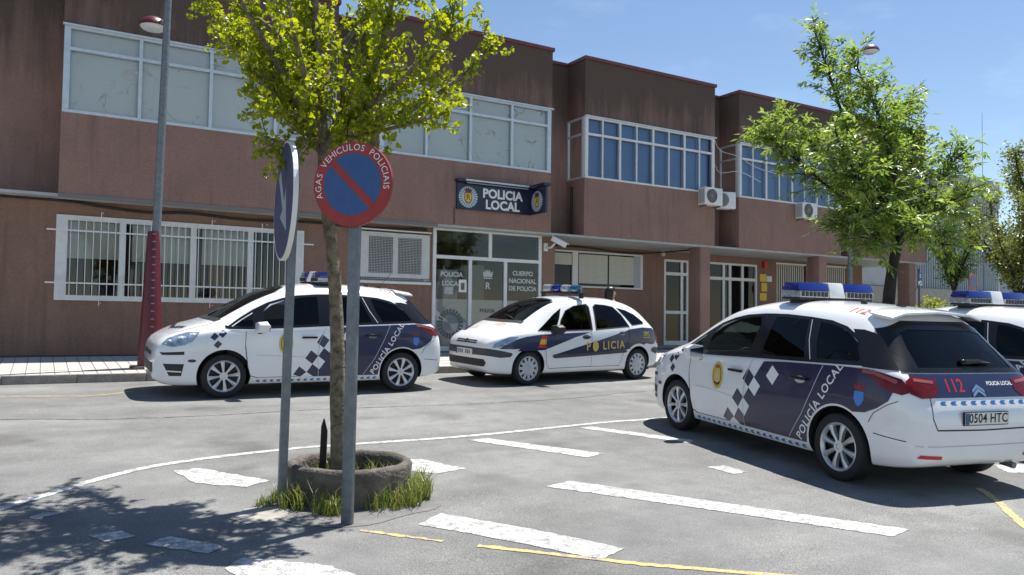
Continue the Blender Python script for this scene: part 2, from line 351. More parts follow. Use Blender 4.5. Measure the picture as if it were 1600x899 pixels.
def stripe(pts, m, dz=0.004, jag=0.0, sub=0.05):
    """painted shape on the sloping road, its edges slightly ragged"""
    out = []
    n = len(pts)
    for i in range(n):
        a = Vector(pts[i]); b = Vector(pts[(i + 1) % n]); k = max(1, int((b - a).length / sub))
        for t in range(k):
            p = a.lerp(b, t / k)
            if jag: p += Vector((random.uniform(-jag, jag), random.uniform(-jag, jag)))
            out.append(p)
    mb = MB(); mb.add([(p.x, p.y, gz(p.y) + dz) for p in out], [tuple(range(len(out)))])
    me = mb.mesh('painted_stripe', fix=False)
    bm = bmesh.new(); bm.from_mesh(me); bmesh.ops.triangulate(bm, faces=bm.faces); bmesh.ops.recalc_face_normals(bm, faces=bm.faces)
    if sum(f.normal.z for f in bm.faces) < 0: bmesh.ops.reverse_faces(bm, faces=bm.faces)
    bm.to_mesh(me); bm.free()
    return link('painted_stripe', me, m, road)
def band(line, w, m, jag=0.006):
    L_ = []; R_ = []
    for i, p in enumerate(line):
        a = Vector(line[max(i - 1, 0)]); b = Vector(line[min(i + 1, len(line) - 1)]); d = (b - a).normalized(); n = Vector((-d.y, d.x))
        L_.append(tuple(Vector(p) + n * w / 2)); R_.append(tuple(Vector(p) - n * w / 2))
    return stripe(L_ + R_[::-1], m, jag=jag)
def smooth_line(pts, k=6):
    o = []; P_ = [Vector(p) for p in pts]
    for i in range(len(P_) - 1):
        p0 = P_[max(i - 1, 0)]; p1 = P_[i]; p2 = P_[i + 1]; p3 = P_[min(i + 2, len(P_) - 1)]
        for j in range(k):
            t = j / k; o.append(0.5 * ((2 * p1) + (p2 - p0) * t + (2 * p0 - 5 * p1 + 4 * p2 - p3) * t * t + (3 * p1 - p0 - 3 * p2 + p3) * t ** 3))
    o.append(P_[-1]); return [tuple(p) for p in o]
band(smooth_line([(-0.9, 5.9), (-0.42, 6.51), (-0.18, 6.78), (0.47, 7.44), (1.07, 7.82), (2.12, 8.06), (2.93, 8.07), (4.31, 8.06), (6.31, 8.28), (7.2, 8.29), (9.6, 8.41)]), 0.092, M['paint_white'])
stripe([(4.12, 7.84), (4.38, 7.86), (5.12, 6.68), (4.84, 6.58)], M['paint_white'], jag=0.010)
stripe([(3.02, 7.20), (3.22, 7.14), (3.46, 6.62), (3.12, 6.52), (2.90, 6.75)], M['paint_white'], jag=0.014)
stripe([(1.04, 7.48), (1.24, 7.54), (1.70, 6.84), (1.47, 6.70), (1.14, 6.98)], M['paint_white'], jag=0.014)
stripe([(3.78, 5.74), (4.10, 5.82), (4.92, 4.60), (5.60, 3.58), (5.32, 3.52), (4.56, 4.64)], M['paint_white'], jag=0.010)
stripe([(2.34, 5.18), (2.60, 5.37), (3.03, 4.74), (3.36, 4.14), (3.08, 4.03), (2.74, 4.60)], M['paint_white'], jag=0.010)
stripe([(5.80, 8.06), (6.0, 8.08), (6.62, 6.90), (6.44, 6.76)], M['paint_white'], jag=0.010)
stripe([(5.71, 5.77), (5.92, 5.74), (5.94, 5.44), (5.72, 5.43)], M['paint_worn'], jag=0.010)
stripe([(0.30, 5.84), (0.49, 5.86), (0.57, 5.70), (0.39, 5.64)], M['paint_worn'], jag=0.010)
stripe([(0.60, 5.50), (0.76, 5.60), (1.04, 5.26), (0.92, 5.15)], M['paint_worn'], jag=0.010)
stripe([(0.96, 4.85), (1.09, 5.0), (1.50, 4.68), (1.65, 4.36), (1.02, 4.62)], M['paint_white'], jag=0.016)
stripe([(-0.05, 6.42), (0.05, 6.52), (0.16, 6.46), (0.02, 6.36)], M['paint_worn'], jag=0.010)
stripe([(8.75, 4.62), (9.15, 4.5), (8.75, 4.2), (8.5, 4.36)], M['paint_white'], jag=0.010)
band([(2.50, 4.60), (3.26, 3.86), (3.80, 3.42), (4.43, 2.91), (5.0, 2.4)], 0.055, M['paint_yellow'], 0.008)
band([(7.5, 4.1), (7.14, 3.74), (6.56, 3.25), (6.25, 2.92), (5.6, 2.3)], 0.07, M['paint_yellow'], 0.008)
band([(-4.0, 13.3), (-1.55, 13.12), (-0.46, 12.88), (0.57, 12.60), (0.9, 12.74), (1.2, 13.0)], 0.05, M['paint_yellow'], 0.008)
band([(1.92, 5.22), (2.33, 4.78)], 0.04, M['paint_yellow'], 0.012)
# crack running along the carriageway, filled dark
band(smooth_line([(-3, 11.1), (-0.4, 10.85), (0.65, 10.52), (1.85, 10.4), (3.25, 10.46), (5.72, 10.3), (7.4, 10.38), (9.02, 10.7), (13, 10.9)], 9), 0.022, mat('bitumen', (0.11, 0.108, 0.105), 0.8), 0.012)

# kerb of separate stones, pavement of separate tiles
kerb = MB().box(-30, 60, KY + 0.02, KY + 0.13, 0.05, 0.30).build('kerb', M['joint']); tag(kerb, kind='structure')
ks = MB().box(-0.495, 0.495, 0, 0.15, -0.25, 0.0).build('kerb_stone', M['kerb'], kerb, bevel=0.012)
ks.location = (-6.0, KY, 0.361)
for i in range(1, 36):
    inst('kerb_stone', ks, kerb, (-6.0 + i, KY + random.uniform(-0.004, 0.004), 0.361 + random.uniform(-0.004, 0.004)))
pav = MB(); pav.quad((-30, 14.34, pz(14.34) - 0.009), (60, 14.34, pz(14.34) - 0.009), (60, 26.0, pz(26.0) - 0.009), (-30, 26.0, pz(26.0) - 0.009))
pav = pav.build('pavement', M['joint']); tag(pav, kind='structure')
TS = 0.20
tile = MB().box(-TS / 2 + 0.006, TS / 2 - 0.006, -TS / 2 + 0.006, TS / 2 - 0.006, -0.03, 0.0)
tme = tile.mesh('tile'); tme.materials.append(M['tile'])
rest = MB(); nt = 0
tilt = math.atan(0.0374)
for j in range(25):
    y = 14.36 + TS / 2 + j * TS
    for i in range(-40, 175):
        x = i * TS + TS / 2
        if y > 17.75 and x < 12.0: continue
        dz = random.uniform(-0.0015, 0.0015)
        if -1.6 < x < 1.9 and y < 17.75 and nt < 300:
            inst('tile', tme, pav, (x, y, pz(y) + dz), (tilt, 0, 0)); nt += 1
        else:
            h = TS / 2 - 0.006
            rest.add([(x - h, y - h, pz(y - h) + dz), (x + h, y - h, pz(y - h) + dz), (x + h, y + h, pz(y + h) + dz), (x - h, y + h, pz(y + h) + dz)], [(0, 1, 2, 3)])
o = rest.build('tile_paving', M['tile'], pav, fix=False); o['kind'] = 'stuff'

# ------------------------------------------------------------------ police station
FY = 17.35; LY = 17.8; RY = 18.19; BY = 19.3; ZS = 3.62; ZW0 = 5.2; ZW1 = 6.9; ZT = 8.47
BO = (11.5, 17.8, 0.47)
bld = empty('police_station', BO)
tag(bld, 'long two storey brown rendered police station with white framed window bands and overhanging bays', 'building')
def bmb(): return MB(BO)
BAYS = [(0.19, 5.62), (6.65, 11.50), (12.58, 17.46), (18.50, 23.40), (24.42, 28.34)]

def wall_open(mb, x0, x1, z0, z1, y, opens, depth=0.14):
    """front sheet of a wall with reveals round its openings"""
    X = sorted(set([x0, x1] + [a for o_ in opens for a in o_[:2]])); Z = sorted(set([z0, z1] + [a for o_ in opens for a in o_[2:]]))
    for i in range(len(X) - 1):
        for k in range(len(Z) - 1):
            cx_, cz_ = (X[i] + X[i + 1]) / 2, (Z[k] + Z[k + 1]) / 2
            if any(o_[0] < cx_ < o_[1] and o_[2] < cz_ < o_[3] for o_ in opens): continue
            mb.quad((X[i], y, Z[k]), (X[i + 1], y, Z[k]), (X[i + 1], y, Z[k + 1]), (X[i], y, Z[k + 1]))
    for a, b, c, d in opens:
        e = y + depth
        mb.quad((a, y, c), (b, y, c), (b, e, c), (a, e, c)); mb.quad((a, y, d), (a, e, d), (b, e, d), (b, y, d))
        mb.quad((a, y, c), (a, e, c), (a, e, d), (a, y, d)); mb.quad((b, y, c), (b, y, d), (b, e, d), (b, e, c))

# upper storey: recessed wall behind, bays in front
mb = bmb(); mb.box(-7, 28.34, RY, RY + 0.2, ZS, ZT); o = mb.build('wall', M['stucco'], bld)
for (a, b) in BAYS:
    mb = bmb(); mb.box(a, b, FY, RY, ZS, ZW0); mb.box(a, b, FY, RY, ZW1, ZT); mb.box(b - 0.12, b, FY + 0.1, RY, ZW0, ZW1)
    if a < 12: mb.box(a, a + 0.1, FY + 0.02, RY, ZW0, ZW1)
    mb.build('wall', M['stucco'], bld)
    cp = bmb(); cp.box(a - 0.04, b + 0.04, FY - 0.05, FY + 0.12, ZT, ZT + 0.09); cp.box(a - 0.04, a + 0.12, FY + 0.12, RY - 0.06, ZT, ZT + 0.09); cp.box(b - 0.12, b + 0.04, FY + 0.12, RY - 0.06, ZT, ZT + 0.09)
    cp.build('coping', M['coping'], bld)
cp = bmb(); cp.box(-7, 28.36, RY - 0.05, RY + 0.2, ZT + 0.003, ZT + 0.085); cp.build('coping', M['coping'], bld)
# shell that keeps the inside dark: roof, floor slab, ends, back
mb = bmb(); mb.box(-7, 28.3, RY + 0.22, 27, 8.25, 8.4); mb.box(-7, 28.3, 26.8, 27, 0.4, 8.25); mb.box(-7, -6.8, LY + 0.1, 26.8, 0.4, 8.25); mb.box(28.15, 28.33, BY + 0.1, 26.8, 3.7, 8.25)
mb.build('rear_wall', M['stucco'], bld)
mb = bmb(); mb.box(-7, 28.3, FY + 0.02, 26.8, ZS - 0.06, ZS - 0.003); mb.build('soffit', M['soffit'], bld)
mb = bmb(); mb.box(-7, 28.3, FY + 0.2, 26.8, 0.35, 0.5); mb.build('floor', M['interior'], bld)
mb = bmb(); mb.box(-7, 28.3, 20.9, 21.0, 0.5, 3.5); mb.box(-7, 28.3, 20.9, 21.0, 3.7, 8.2); mb.build('inner_wall', M['interior'], bld)

# lower storey walls
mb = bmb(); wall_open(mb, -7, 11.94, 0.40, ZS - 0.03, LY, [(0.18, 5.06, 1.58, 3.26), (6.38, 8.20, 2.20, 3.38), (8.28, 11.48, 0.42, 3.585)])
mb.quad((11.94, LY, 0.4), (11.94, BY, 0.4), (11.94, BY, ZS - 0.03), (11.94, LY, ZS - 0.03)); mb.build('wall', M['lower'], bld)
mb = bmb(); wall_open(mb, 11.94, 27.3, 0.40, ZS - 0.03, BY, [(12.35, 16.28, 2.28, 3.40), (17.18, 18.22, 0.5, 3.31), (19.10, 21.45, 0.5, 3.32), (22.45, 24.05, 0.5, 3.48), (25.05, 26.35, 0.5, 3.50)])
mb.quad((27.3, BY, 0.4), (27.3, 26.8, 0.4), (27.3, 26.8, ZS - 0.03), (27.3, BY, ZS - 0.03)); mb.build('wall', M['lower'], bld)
for x in (16.91, 22.30, 27.33):
    bmb().box(x, x + 0.40, FY + 0.03, FY + 0.50, 0.40, ZS - 0.03).build('pillar', M['stucco'], bld, bevel=0.012)
# painted plinth band in front of the lower wall, thin grey ledge under the overhang
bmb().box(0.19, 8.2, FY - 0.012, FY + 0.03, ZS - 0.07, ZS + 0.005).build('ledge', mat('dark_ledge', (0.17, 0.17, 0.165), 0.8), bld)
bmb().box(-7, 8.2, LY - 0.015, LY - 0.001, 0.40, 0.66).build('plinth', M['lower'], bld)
# downpipe joint beside the sign, between bays
bmb().box(8.62, 8.66, FY - 0.012, FY - 0.001, ZS + 0.02, 4.05).build('joint_strip', mat('joint_strip', (0.10, 0.085, 0.08), 0.9), bld)
bmb().tube((17.52, FY + 0.12, 3.68), (17.52, FY + 0.12, 8.4), 0.045, n=10).build('drainpipe', M['black'], bld, smooth=True, angle=50)
bmb().tube((12.50, FY + 0.5, 3.68), (12.50, FY + 0.5, 5.0), 0.035, n=10).build('drainpipe', M['black'], bld, smooth=True, angle=50)

def curtain(name, stain):
    m = bpy.data.materials.new(name); m.use_nodes = True; N, L = nodes(m); b = N['Principled BSDF']; tc = N.new('ShaderNodeTexCoord')
    n = N.new('ShaderNodeTexNoise'); n.inputs['Scale'].default_value = 1.7; n.inputs['Detail'].default_value = 4; n.inputs['Distortion'].default_value = 1.4
    L.new(tc.outputs['Object'], n.inputs['Vector'])
    cr = N.new('ShaderNodeValToRGB'); cr.color_ramp.elements[0].position = 0.475; cr.color_ramp.elements[0].color = (0.86, 0.88, 0.87, 1)
    e = cr.color_ramp.elements[1]; e.position = 0.525; e.color = (0.86, 0.88, 0.87, 1)
    e = cr.color_ramp.elements.new(0.5); e.color = (*stain, 1)
    n2 = N.new('ShaderNodeTexNoise'); n2.inputs['Scale'].default_value = 2.4; L.new(tc.outputs['Object'], n2.inputs['Vector'])
    mx = N.new('ShaderNodeMix'); mx.data_type = 'RGBA'; mx.inputs['A'].default_value = (0.86, 0.88, 0.87, 1)
    r2 = N.new('ShaderNodeValToRGB'); r2.color_ramp.elements[0].position = 0.50; r2.color_ramp.elements[1].position = 0.66
    L.new(n2.outputs['Fac'], r2.inputs['Fac']); L.new(r2.outputs['Color'], mx.inputs['Factor'])
    L.new(n.outputs['Fac'], cr.inputs['Fac']); L.new(cr.outputs['Color'], mx.inputs['B']); L.new(mx.outputs['Result'], b.inputs['Base Color']); b.inputs['Roughness'].default_value = 0.9
    return m
M['curtain'] = curtain('stained_pane_film', (0.30, 0.20, 0.08))
M['curtain_b'] = curtain('faint_stained_pane_film', (0.52, 0.50, 0.44))
M['sky_reflection_blue'] = mat('sky_reflection_blue', (0.17, 0.33, 0.62), 0.7, var=0.15, vscale=1.0)  # blue of the reflected sky, put into the colour of sheets behind the panes

def window(parent_name, x0, x1, z0, z1, y, cols, trans, frame, pane_m, back_m=None, fw=0.055, halves=False, back_gap=0.10, subframe=0.0):
    """window (frame) > pane, one object for each pane; cols: relative widths"""
    w = bmb(); D = 0.07
    tot = sum(cols); xs_ = [x0]
    for c in cols: xs_.append(xs_[-1] + (x1 - x0) * c / tot)
    w.box(x0, x1, y - 0.02, y + D, z1 - fw, z1); w.box(x0, x1, y - 0.03, y + D, z0, z0 + fw)
    for i, x in enumerate(xs_):
        h = fw * (0.6 if 0 < i < len(xs_) - 1 else 1.0)
        a = x if i == 0 else (x - 2 * h if i == len(xs_) - 1 else x - h)
        w.box(a, a + 2 * h, y - 0.022, y + D - 0.002, z0 + fw, z1 - fw)
    rows = [(z0 + fw, z1 - fw)]
    if trans:
        w.box(x0 + fw, x1 - fw, y - 0.025, y + D - 0.004, trans - 0.03, trans + 0.03); rows = [(z0 + fw, trans - 0.03), (trans + 0.03, z1 - fw)]
    if halves:
        for i in range(len(cols)):
            xm = (xs_[i] + xs_[i + 1]) / 2; w.box(xm - 0.02, xm + 0.02, y - 0.012, y + D - 0.006, z0 + fw, z1 - fw)
    wo = w.build('window', frame, bld)
    for i in range(len(cols)):
        a, b = xs_[i] + fw * 0.6, xs_[i + 1] - fw * 0.6
        seg = [(a, (a + b) / 2 - 0.02), ((a + b) / 2 + 0.02, b)] if halves else [(a, b)]
        for (p, q) in seg:
            for (r0, r1) in rows:
                g = bmb(); tw = random.uniform(-0.004, 0.004)
                g.add([(p, y + 0.02 + tw, r0), (q, y + 0.02 - tw, r0), (q, y + 0.026 - tw, r1), (p, y + 0.026 + tw, r1)], [(0, 1, 2, 3)])
                g.build('pane', pane_m, wo, fix=False)
                if back_m is not None:
                    bm_ = back_m[random.randrange(len(back_m))] if isinstance(back_m, list) else back_m
                    if bm_ is not None: bmb().box(p - 0.01, q + 0.01, y + back_gap, y + back_gap + 0.01, r0 - 0.01, r1 + 0.01).build('blind', bm_, wo)
    return wo

# upper window bands
window('a', 0.20, 5.60, ZW0, ZW1, FY + 0.01, [1, 1, 1, 1], 6.45, M['alu'], M['glass'], M['curtain_b'])
window('b', 6.66, 11.47, ZW0, ZW1, FY + 0.01, [1, 1, 1, 1], 6.45, M['alu'], M['glass'], M['curtain'])
for (a, b) in BAYS[2:]:
    k = 4 if b - a > 4.5 else 3
    window('c', a + 0.01, b - 0.02, ZW0, ZW1, FY + 0.01, [1] * k, 6.42, M['white_frame'], M['glass'], M['sky_reflection_blue'], halves=True, back_gap=0.16, fw=0.05)  # backing sheets here are no real blinds, they imitate sky reflected in the glass
    # side return of the bay: one tall sash with a transom
    w = bmb(); x = a
    w.box(x - 0.012, x + 0.06, FY + 0.09, FY + 0.14, ZW0, ZW1); w.box(x - 0.012, x + 0.06, RY - 0.06, RY, ZW0, ZW1)
    for z in (ZW0, 6.40, ZW1 - 0.05): w.box(x - 0.010, x + 0.06, FY + 0.14, RY - 0.06, z, z + 0.05)
    wo = w.build('window', M['alu'], bld)
    for (r0, r1) in ((ZW0 + 0.05, 6.40), (6.45, ZW1 - 0.05)):
        g = bmb(); g.quad((x + 0.02, FY + 0.14, r0), (x + 0.02, RY - 0.06, r0), (x + 0.02, RY - 0.06, r1), (x + 0.02, FY + 0.14, r1)); g.build('pane', M['glass_dark'], wo, fix=False)
# thin drip ledge above the window bands
for (a, b) in BAYS:
    bmb().box(a - 0.02, b + 0.02, FY - 0.07, FY + 0.005, ZW1 - 0.012, ZW1 + 0.022).build('drip_ledge', M['alu'], bld)

# ground floor window with grille
gw = window('d', 0.18, 5.06, 1.58, 3.26, LY - 0.01, [1.0, 1.15, 1.0, 1.0], None, M['white_frame'], M['glass'], None, fw=0.10)
for (a, b, z) in ((0.28, 1.42, 2.42), (1.55, 2.72, 2.40), (2.90, 3.92, 2.40)):
    bmb().box(a, b, LY + 0.12, LY + 0.13, z, 3.16).build('blind', M['blind'], gw)
for (a, b) in ((1.95, 2.1), (3.3, 3.55)): bmb().box(a, b, LY + 1.2, LY + 1.5, 1.4, 2.5).build('cupboard', mat('wood', (0.35, 0.17, 0.05), 0.6), gw)
gr = bmb()
for z in (1.90, 2.93): gr.box(0.02, 5.24, LY - 0.19, LY - 0.165, z, z + 0.03)
for x in (0.98, 2.05, 3.1, 4.2):
    gr.box(x, x + 0.012, LY - 0.18, LY - 0.02, 3.32, 3.335); gr.box(x, x + 0.012, LY - 0.18, LY - 0.02, 1.52, 1.535)
grille = gr.build('window_grille', M['white_frame'], bld)
bar = MB().box(-0.0065, 0.0065, -0.0065, 0.0065, 0, 1.60).mesh('bar'); bar.materials.append(M['white_frame'])
long_bar = MB().box(-0.0065, 0.0065, -0.0065, 0.0065, -0.12, 1.74).mesh('bar'); long_bar.materials.append(M['white_frame'])
for i in range(37):
    x = 0.30 + i * 0.1305
    inst('bar', long_bar if i % 8 == 5 else bar, grille, (x - BO[0], LY - 0.1775 - BO[1] - 0.020, 1.60 - BO[2]))

# small barred window beside the door, with wire mesh
mw = window('e', 6.40, 8.18, 2.28, 3.36, LY - 0.01, [1, 1], None, M['white_frame'], M['glass_dark'], None, fw=0.10)
ms = bmb()
for i in range(46): x = 6.44 + i * 0.0385; ms.box(x, x + 0.006, LY - 0.055, LY - 0.05, 2.2, 3.36)
for i in range(30): z = 2.2 + i * 0.0395; ms.box(6.40, 8.19, LY - 0.060, LY - 0.055, z, z + 0.006)
o = ms.build('wire_mesh', M['white_frame'], mw); o['kind'] = 'stuff'
bmb().box(6.36, 8.22, LY - 0.09, LY - 0.035, 2.13, 2.19).build('sill', M['white_frame'], bld)
bmb().box(6.36, 8.22, LY - 0.07, LY - 0.035, 3.40, 3.43).build('lintel_rail', M['white_frame'], bld)

# glazed entrance
DX0, DX1, DZ0, DZ1, DT = 8.28, 11.48, 0.50, 3.60, 2.85
e = bmb(); y = LY - 0.05
e.box(DX0, DX0 + 0.085, y, y + 0.12, DZ0, DZ1); e.box(DX1 - 0.085, DX1, y, y + 0.12, DZ0, DZ1); e.box(DX0 + 0.085, DX1 - 0.085, y, y + 0.12, DZ1 - 0.085, DZ1)
e.box(DX0 + 0.085, DX1 - 0.085, y - 0.003, y + 0.12, DT - 0.04, DT + 0.045); e.box(DX0 + 0.085, DX1 - 0.085, y, y + 0.12, DZ0, DZ0 + 0.12)
e.box(9.86, 9.95, y + 0.003, y + 0.117, DT + 0.045, DZ1 - 0.085)
for x in (9.33, 10.37): e.box(x - 0.045, x + 0.045, y + 0.003, y + 0.117, DZ0 + 0.12, DT - 0.04)
ent = e.build('entrance', M['white_frame'], bld)
cells = [(DX0 + 0.085, 9.285), (9.375, 10.325), (10.415, DX1 - 0.085)]
for (a, b) in cells:
    bmb().quad((a, y + 0.05, DZ0 + 0.12), (b, y + 0.05, DZ0 + 0.12), (b, y + 0.05, DT - 0.04), (a, y + 0.05, DT - 0.04)).build('pane', M['glass'], ent, fix=False)
    bmb().quad((a, y + 0.055, DZ0 + 0.13), (b, y + 0.055, DZ0 + 0.13), (b, y + 0.055, 1.80), (a, y + 0.055, 1.80)).build('frosted_film', M['frost'], ent, fix=False)
for (a, b) in ((DX0 + 0.085, 9.86), (9.95, DX1 - 0.085)):
    bmb().quad((a, y + 0.05, DT + 0.045), (b, y + 0.05, DT + 0.045), (b, y + 0.05, DZ1 - 0.085), (a, y + 0.05, DZ1 - 0.085)).build('pane', M['glass'], ent, fix=False)
M['film_text'] = mat('pale_film', (0.48, 0.50, 0.50), 0.6)
M['film_dark'] = mat('dark_film', (0.10, 0.115, 0.125), 0.5)
def wall_text(body, x, z, size, yy, m, parent, name='lettering', fat=0.006, align='CENTER', off=BO, ext=0.0, spacing=1.0):
    v, f = text2d(body, size, align, fat, spacing=spacing)
    t = MB(off); t.add([(x + p[0], yy, z + p[1]) for p in v], f)
    return t.build(name, m, parent, fix=False)
ty = y + 0.046
wall_text('POLICIA', 8.82, 2.42, 0.17, ty, M['film_text'], ent); wall_text('LOCAL', 8.82, 2.19, 0.17, ty, M['film_text'], ent)
for k, s in enumerate(('CUERPO', 'NACIONAL', 'DE POLICIA')): wall_text(s, 10.92, 2.52 - k * 0.2, 0.165, ty, M['film_text'], ent)
def crest(cx_, cz_, r, yy, m, parent, crown=True, off=BO):
    t = MB(off)
    for k in range(22):
        a0 = 2 * math.pi * k / 22 + 0.04; a1 = a0 + 2 * math.pi / 22 - 0.09
        t.add([(cx_ + r * q * math.cos(a), yy, cz_ + r * 1.05 * q * math.sin(a)) for a, q in ((a0, 0.62), (a0, 1.0), (a1, 1.0), (a1, 0.62))], [(0, 1, 2, 3)])
    return t.build('crest', m, parent, fix=False)
crest(8.80, 1.18, 0.36, y + 0.045, M['film_dark'], ent)
def crown2d(cx_, cz_, w, h):
    return [(cx_ - w / 2, cz_), (cx_ + w / 2, cz_), (cx_ + w * 0.58, cz_ + h * 0.7), (cx_ + w * 0.33, cz_ + h * 0.45), (cx_ + w * 0.22, cz_ + h * 0.85), (cx_ + 0.02, cz_ + h * 0.55),
            (cx_, cz_ + h), (cx_ - 0.02, cz_ + h * 0.55), (cx_ - w * 0.22, cz_ + h * 0.85), (cx_ - w * 0.33, cz_ + h * 0.45), (cx_ - w * 0.58, cz_ + h * 0.7)]
t = bmb(); t.add([(p[0], y + 0.047, p[1]) for p in crown2d(9.86, 2.40, 0.26, 0.22)], [tuple(range(11))]); t.build('crest', M['film_text'], ent, fix=False)
t = bmb(); t.add([(9.73, y + 0.047, 2.35), (9.99, y + 0.047, 2.35), (9.99, y + 0.047, 2.38), (9.73, y + 0.047, 2.38)], [(0, 1, 2, 3)]); t.build('crest', M['film_text'], ent, fix=False)
wall_text('R', 9.86, 2.16, 0.24, y + 0.046, M['film_text'], ent)
wall_text('POLICIA', 9.86, 1.52, 0.12, y + 0.045, M['film_dark'], ent)
# notice with a dark picture taped to the door
bmb().box(9.02, 9.24, y + 0.036, y + 0.042, 1.98, 2.30).build('notice', M['white'], ent)
bmb().box(9.08, 9.18, y + 0.030, y + 0.035, 2.04, 2.22).build('notice_picture', mat('photo_print', (0.13, 0.11, 0.10), 0.6), ent)
bmb().box(8.62, 8.86, y + 0.036, y + 0.042, 1.92, 2.10).build('notice', M['frost'], ent)
bmb().box(8.15, 11.6, LY - 0.42, LY - 0.052, 0.40, 0.50).build('door_step', mat('slate_step', (0.17, 0.19, 0.22), 0.6, var=0.2), bld)
# things inside the hall seen through the glass
bmb().box(9.6, 10.2, 20.2, 20.8, 0.5, 2.7).build('inner_door', M['white_frame'], bld); bmb().box(8.6, 8.75, 19.0, 20.8, 0.5, 3.4).build('inner_partition', M['white_frame'], bld)
bmb().box(10.7, 11.3, 20.6, 20.85, 0.5, 2.9).build('inner_door', M['blind'], bld)

# shuttered window and doors under the arcade
sw = window('f', 12.36, 16.27, 2.29, 3.39, BY - 0.02, [0.35, 0.65], None, M['white_frame'], M['glass_dark'], None, fw=0.05)
slat = MB().box(0, 1.0, -0.012, 0.012, 0.003, 0.036).mesh('slat'); slat.materials.append(M['blind'])
for (a, b, z0) in ((12.44, 13.52, 2.95), (13.78, 14.86, 2.42), (14.92, 15.90, 2.42)):
    n = int((3.33 - z0) / 0.038)
    for i in range(n): inst('slat', slat, sw, (a - BO[0], BY - 0.045 - BO[1], z0 + i * 0.038 - BO[2]), None, (b - a, 1, 1))
bmb().box(13.55, 13.72, BY - 0.05, BY + 0.02, 2.34, 3.34).build('shutter_rail', M['white_frame'], bld)
bmb().box(15.93, 16.2, BY - 0.028, BY - 0.02, 2.34, 3.34).build('shutter_rail', M['frost'], bld)
def door(x0, x1, z1, posts, tz):
    d = bmb(); yy = BY - 0.02
    d.box(x0, x0 + 0.07, yy, yy + 0.1, 0.5, z1); d.box(x1 - 0.07, x1, yy, yy + 0.1, 0.5, z1); d.box(x0 + 0.07, x1 - 0.07, yy, yy + 0.1, z1 - 0.07, z1)
    for z in tz: d.box(x0 + 0.07, x1 - 0.07, yy - 0.002, yy + 0.1, z - 0.05, z + 0.05)
    d.box(x0 + 0.07, x1 - 0.07, yy + 0.002, yy + 0.1, 0.5, 0.68)
    for p in posts: d.box(p - 0.05, p + 0.05, yy + 0.004, yy + 0.096, 0.68, z1 - 0.07)
    do = d.build('door', M['white_frame'], bld)
    bmb().quad((x0 + 0.06, yy + 0.05, 0.6), (x1 - 0.06, yy + 0.05, 0.6), (x1 - 0.06, yy + 0.05, z1 - 0.05), (x0 + 0.06, yy + 0.05, z1 - 0.05)).build('pane', M['glass_dark'], do, fix=False)
door(17.18, 18.22, 3.31, [17.95], [2.85, 1.6]); door(19.10, 21.45, 3.32, [19.85, 20.15, 20.75], [2.78])
for (a, b, zt) in ((22.45, 24.05, 3.46), (25.05, 26.35, 3.48)):
    g = bmb(); g.box(a, b, BY + 0.0, BY + 0.04, zt - 0.06, zt); g.box(a, b, BY, BY + 0.04, 0.6, 0.66); go = g.build('gate', M['white_frame'], bld)
    gb = MB().box(-0.025, 0.025, -0.012, 0.012, 0, zt - 0.72).mesh('bar'); gb.materials.append(M['blind'])
    n = int((b - a) / 0.115)
    for i in range(n): inst('bar', gb, go, (a + 0.06 + i * 0.115 - BO[0], BY + 0.02 - BO[1], 0.66 - BO[2]))
bmb().box(21.72, 21.86, BY - 0.12, BY - 0.002, 3.22, 3.45).build('alarm_box', M['red'], bld)
for k, (x, z, w_, h) in enumerate(((21.60, 2.75, 0.32, 0.26), (21.68, 2.40, 0.28, 0.30), (21.60, 2.08, 0.34, 0.26))): bmb().box(x, x + w_, BY - 0.02, BY - 0.002, z, z + h).build('notice_plate', M['yellow'], bld)
bmb().box(21.95, 22.2, BY - 0.02, BY - 0.002, 2.75, 2.95).build('notice_plate', M['white'], bld)
bmb().box(17.02, 17.14, BY - 0.10, BY - 0.002, 3.40, 3.56).build('alarm_box', M['blind'], bld)

# cables sagging along the wall
def cable(name, pts, r, m, label):
    o = MB(pts[0]).path(smooth3(pts), r, n=6).build(name, m, None, smooth=True); o.location = pts[0]; return tag(o, label, 'cable')
def smooth3(pts, k=6):
    P_ = [Vector(p) for p in pts]; o = []
    for i in range(len(P_) - 1):
        p0 = P_[max(i - 1, 0)]; p1 = P_[i]; p2 = P_[i + 1]; p3 = P_[min(i + 2, len(P_) - 1)]
        for j in range(k):
            t = j / k; o.append(0.5 * ((2 * p1) + (p2 - p0) * t + (2 * p0 - 5 * p1 + 4 * p2 - p3) * t * t + (3 * p1 - p0 - 3 * p2 + p3) * t ** 3))
    o.append(P_[-1]); return o
cable('cable', [(-3, LY - 0.03, 3.50), (0, LY - 0.03, 3.54), (1.0, LY - 0.04, 3.47), (1.8, LY - 0.04, 3.42), (2.6, LY - 0.04, 3.47), (3.8, LY - 0.04, 3.42), (5.2, LY - 0.04, 3.47), (6.4, LY - 0.04, 3.44), (8.1, LY - 0.04, 3.50)], 0.028, M['black'], 'thick black cable sagging along wall above the barred window')
cable('cable', [(12.0, BY - 0.03, 3.52), (14, BY - 0.04, 3.50), (15.6, BY - 0.05, 3.43), (16.6, BY - 0.3, 3.47), (17.4, FY + 0.2, 3.55)], 0.022, M['black'], 'black cable slung under the soffit above shuttered window')
cable('cable', [(17.55, FY + 0.1, 6.9), (18.0, FY + 0.3, 6.65), (18.45, FY - 0.04, 6.45), (19.2, FY - 0.05, 6.2), (20.5, FY - 0.05, 6.05)], 0.009, M['white'], 'thin white cable drooping from the drainpipe onto the third bay')
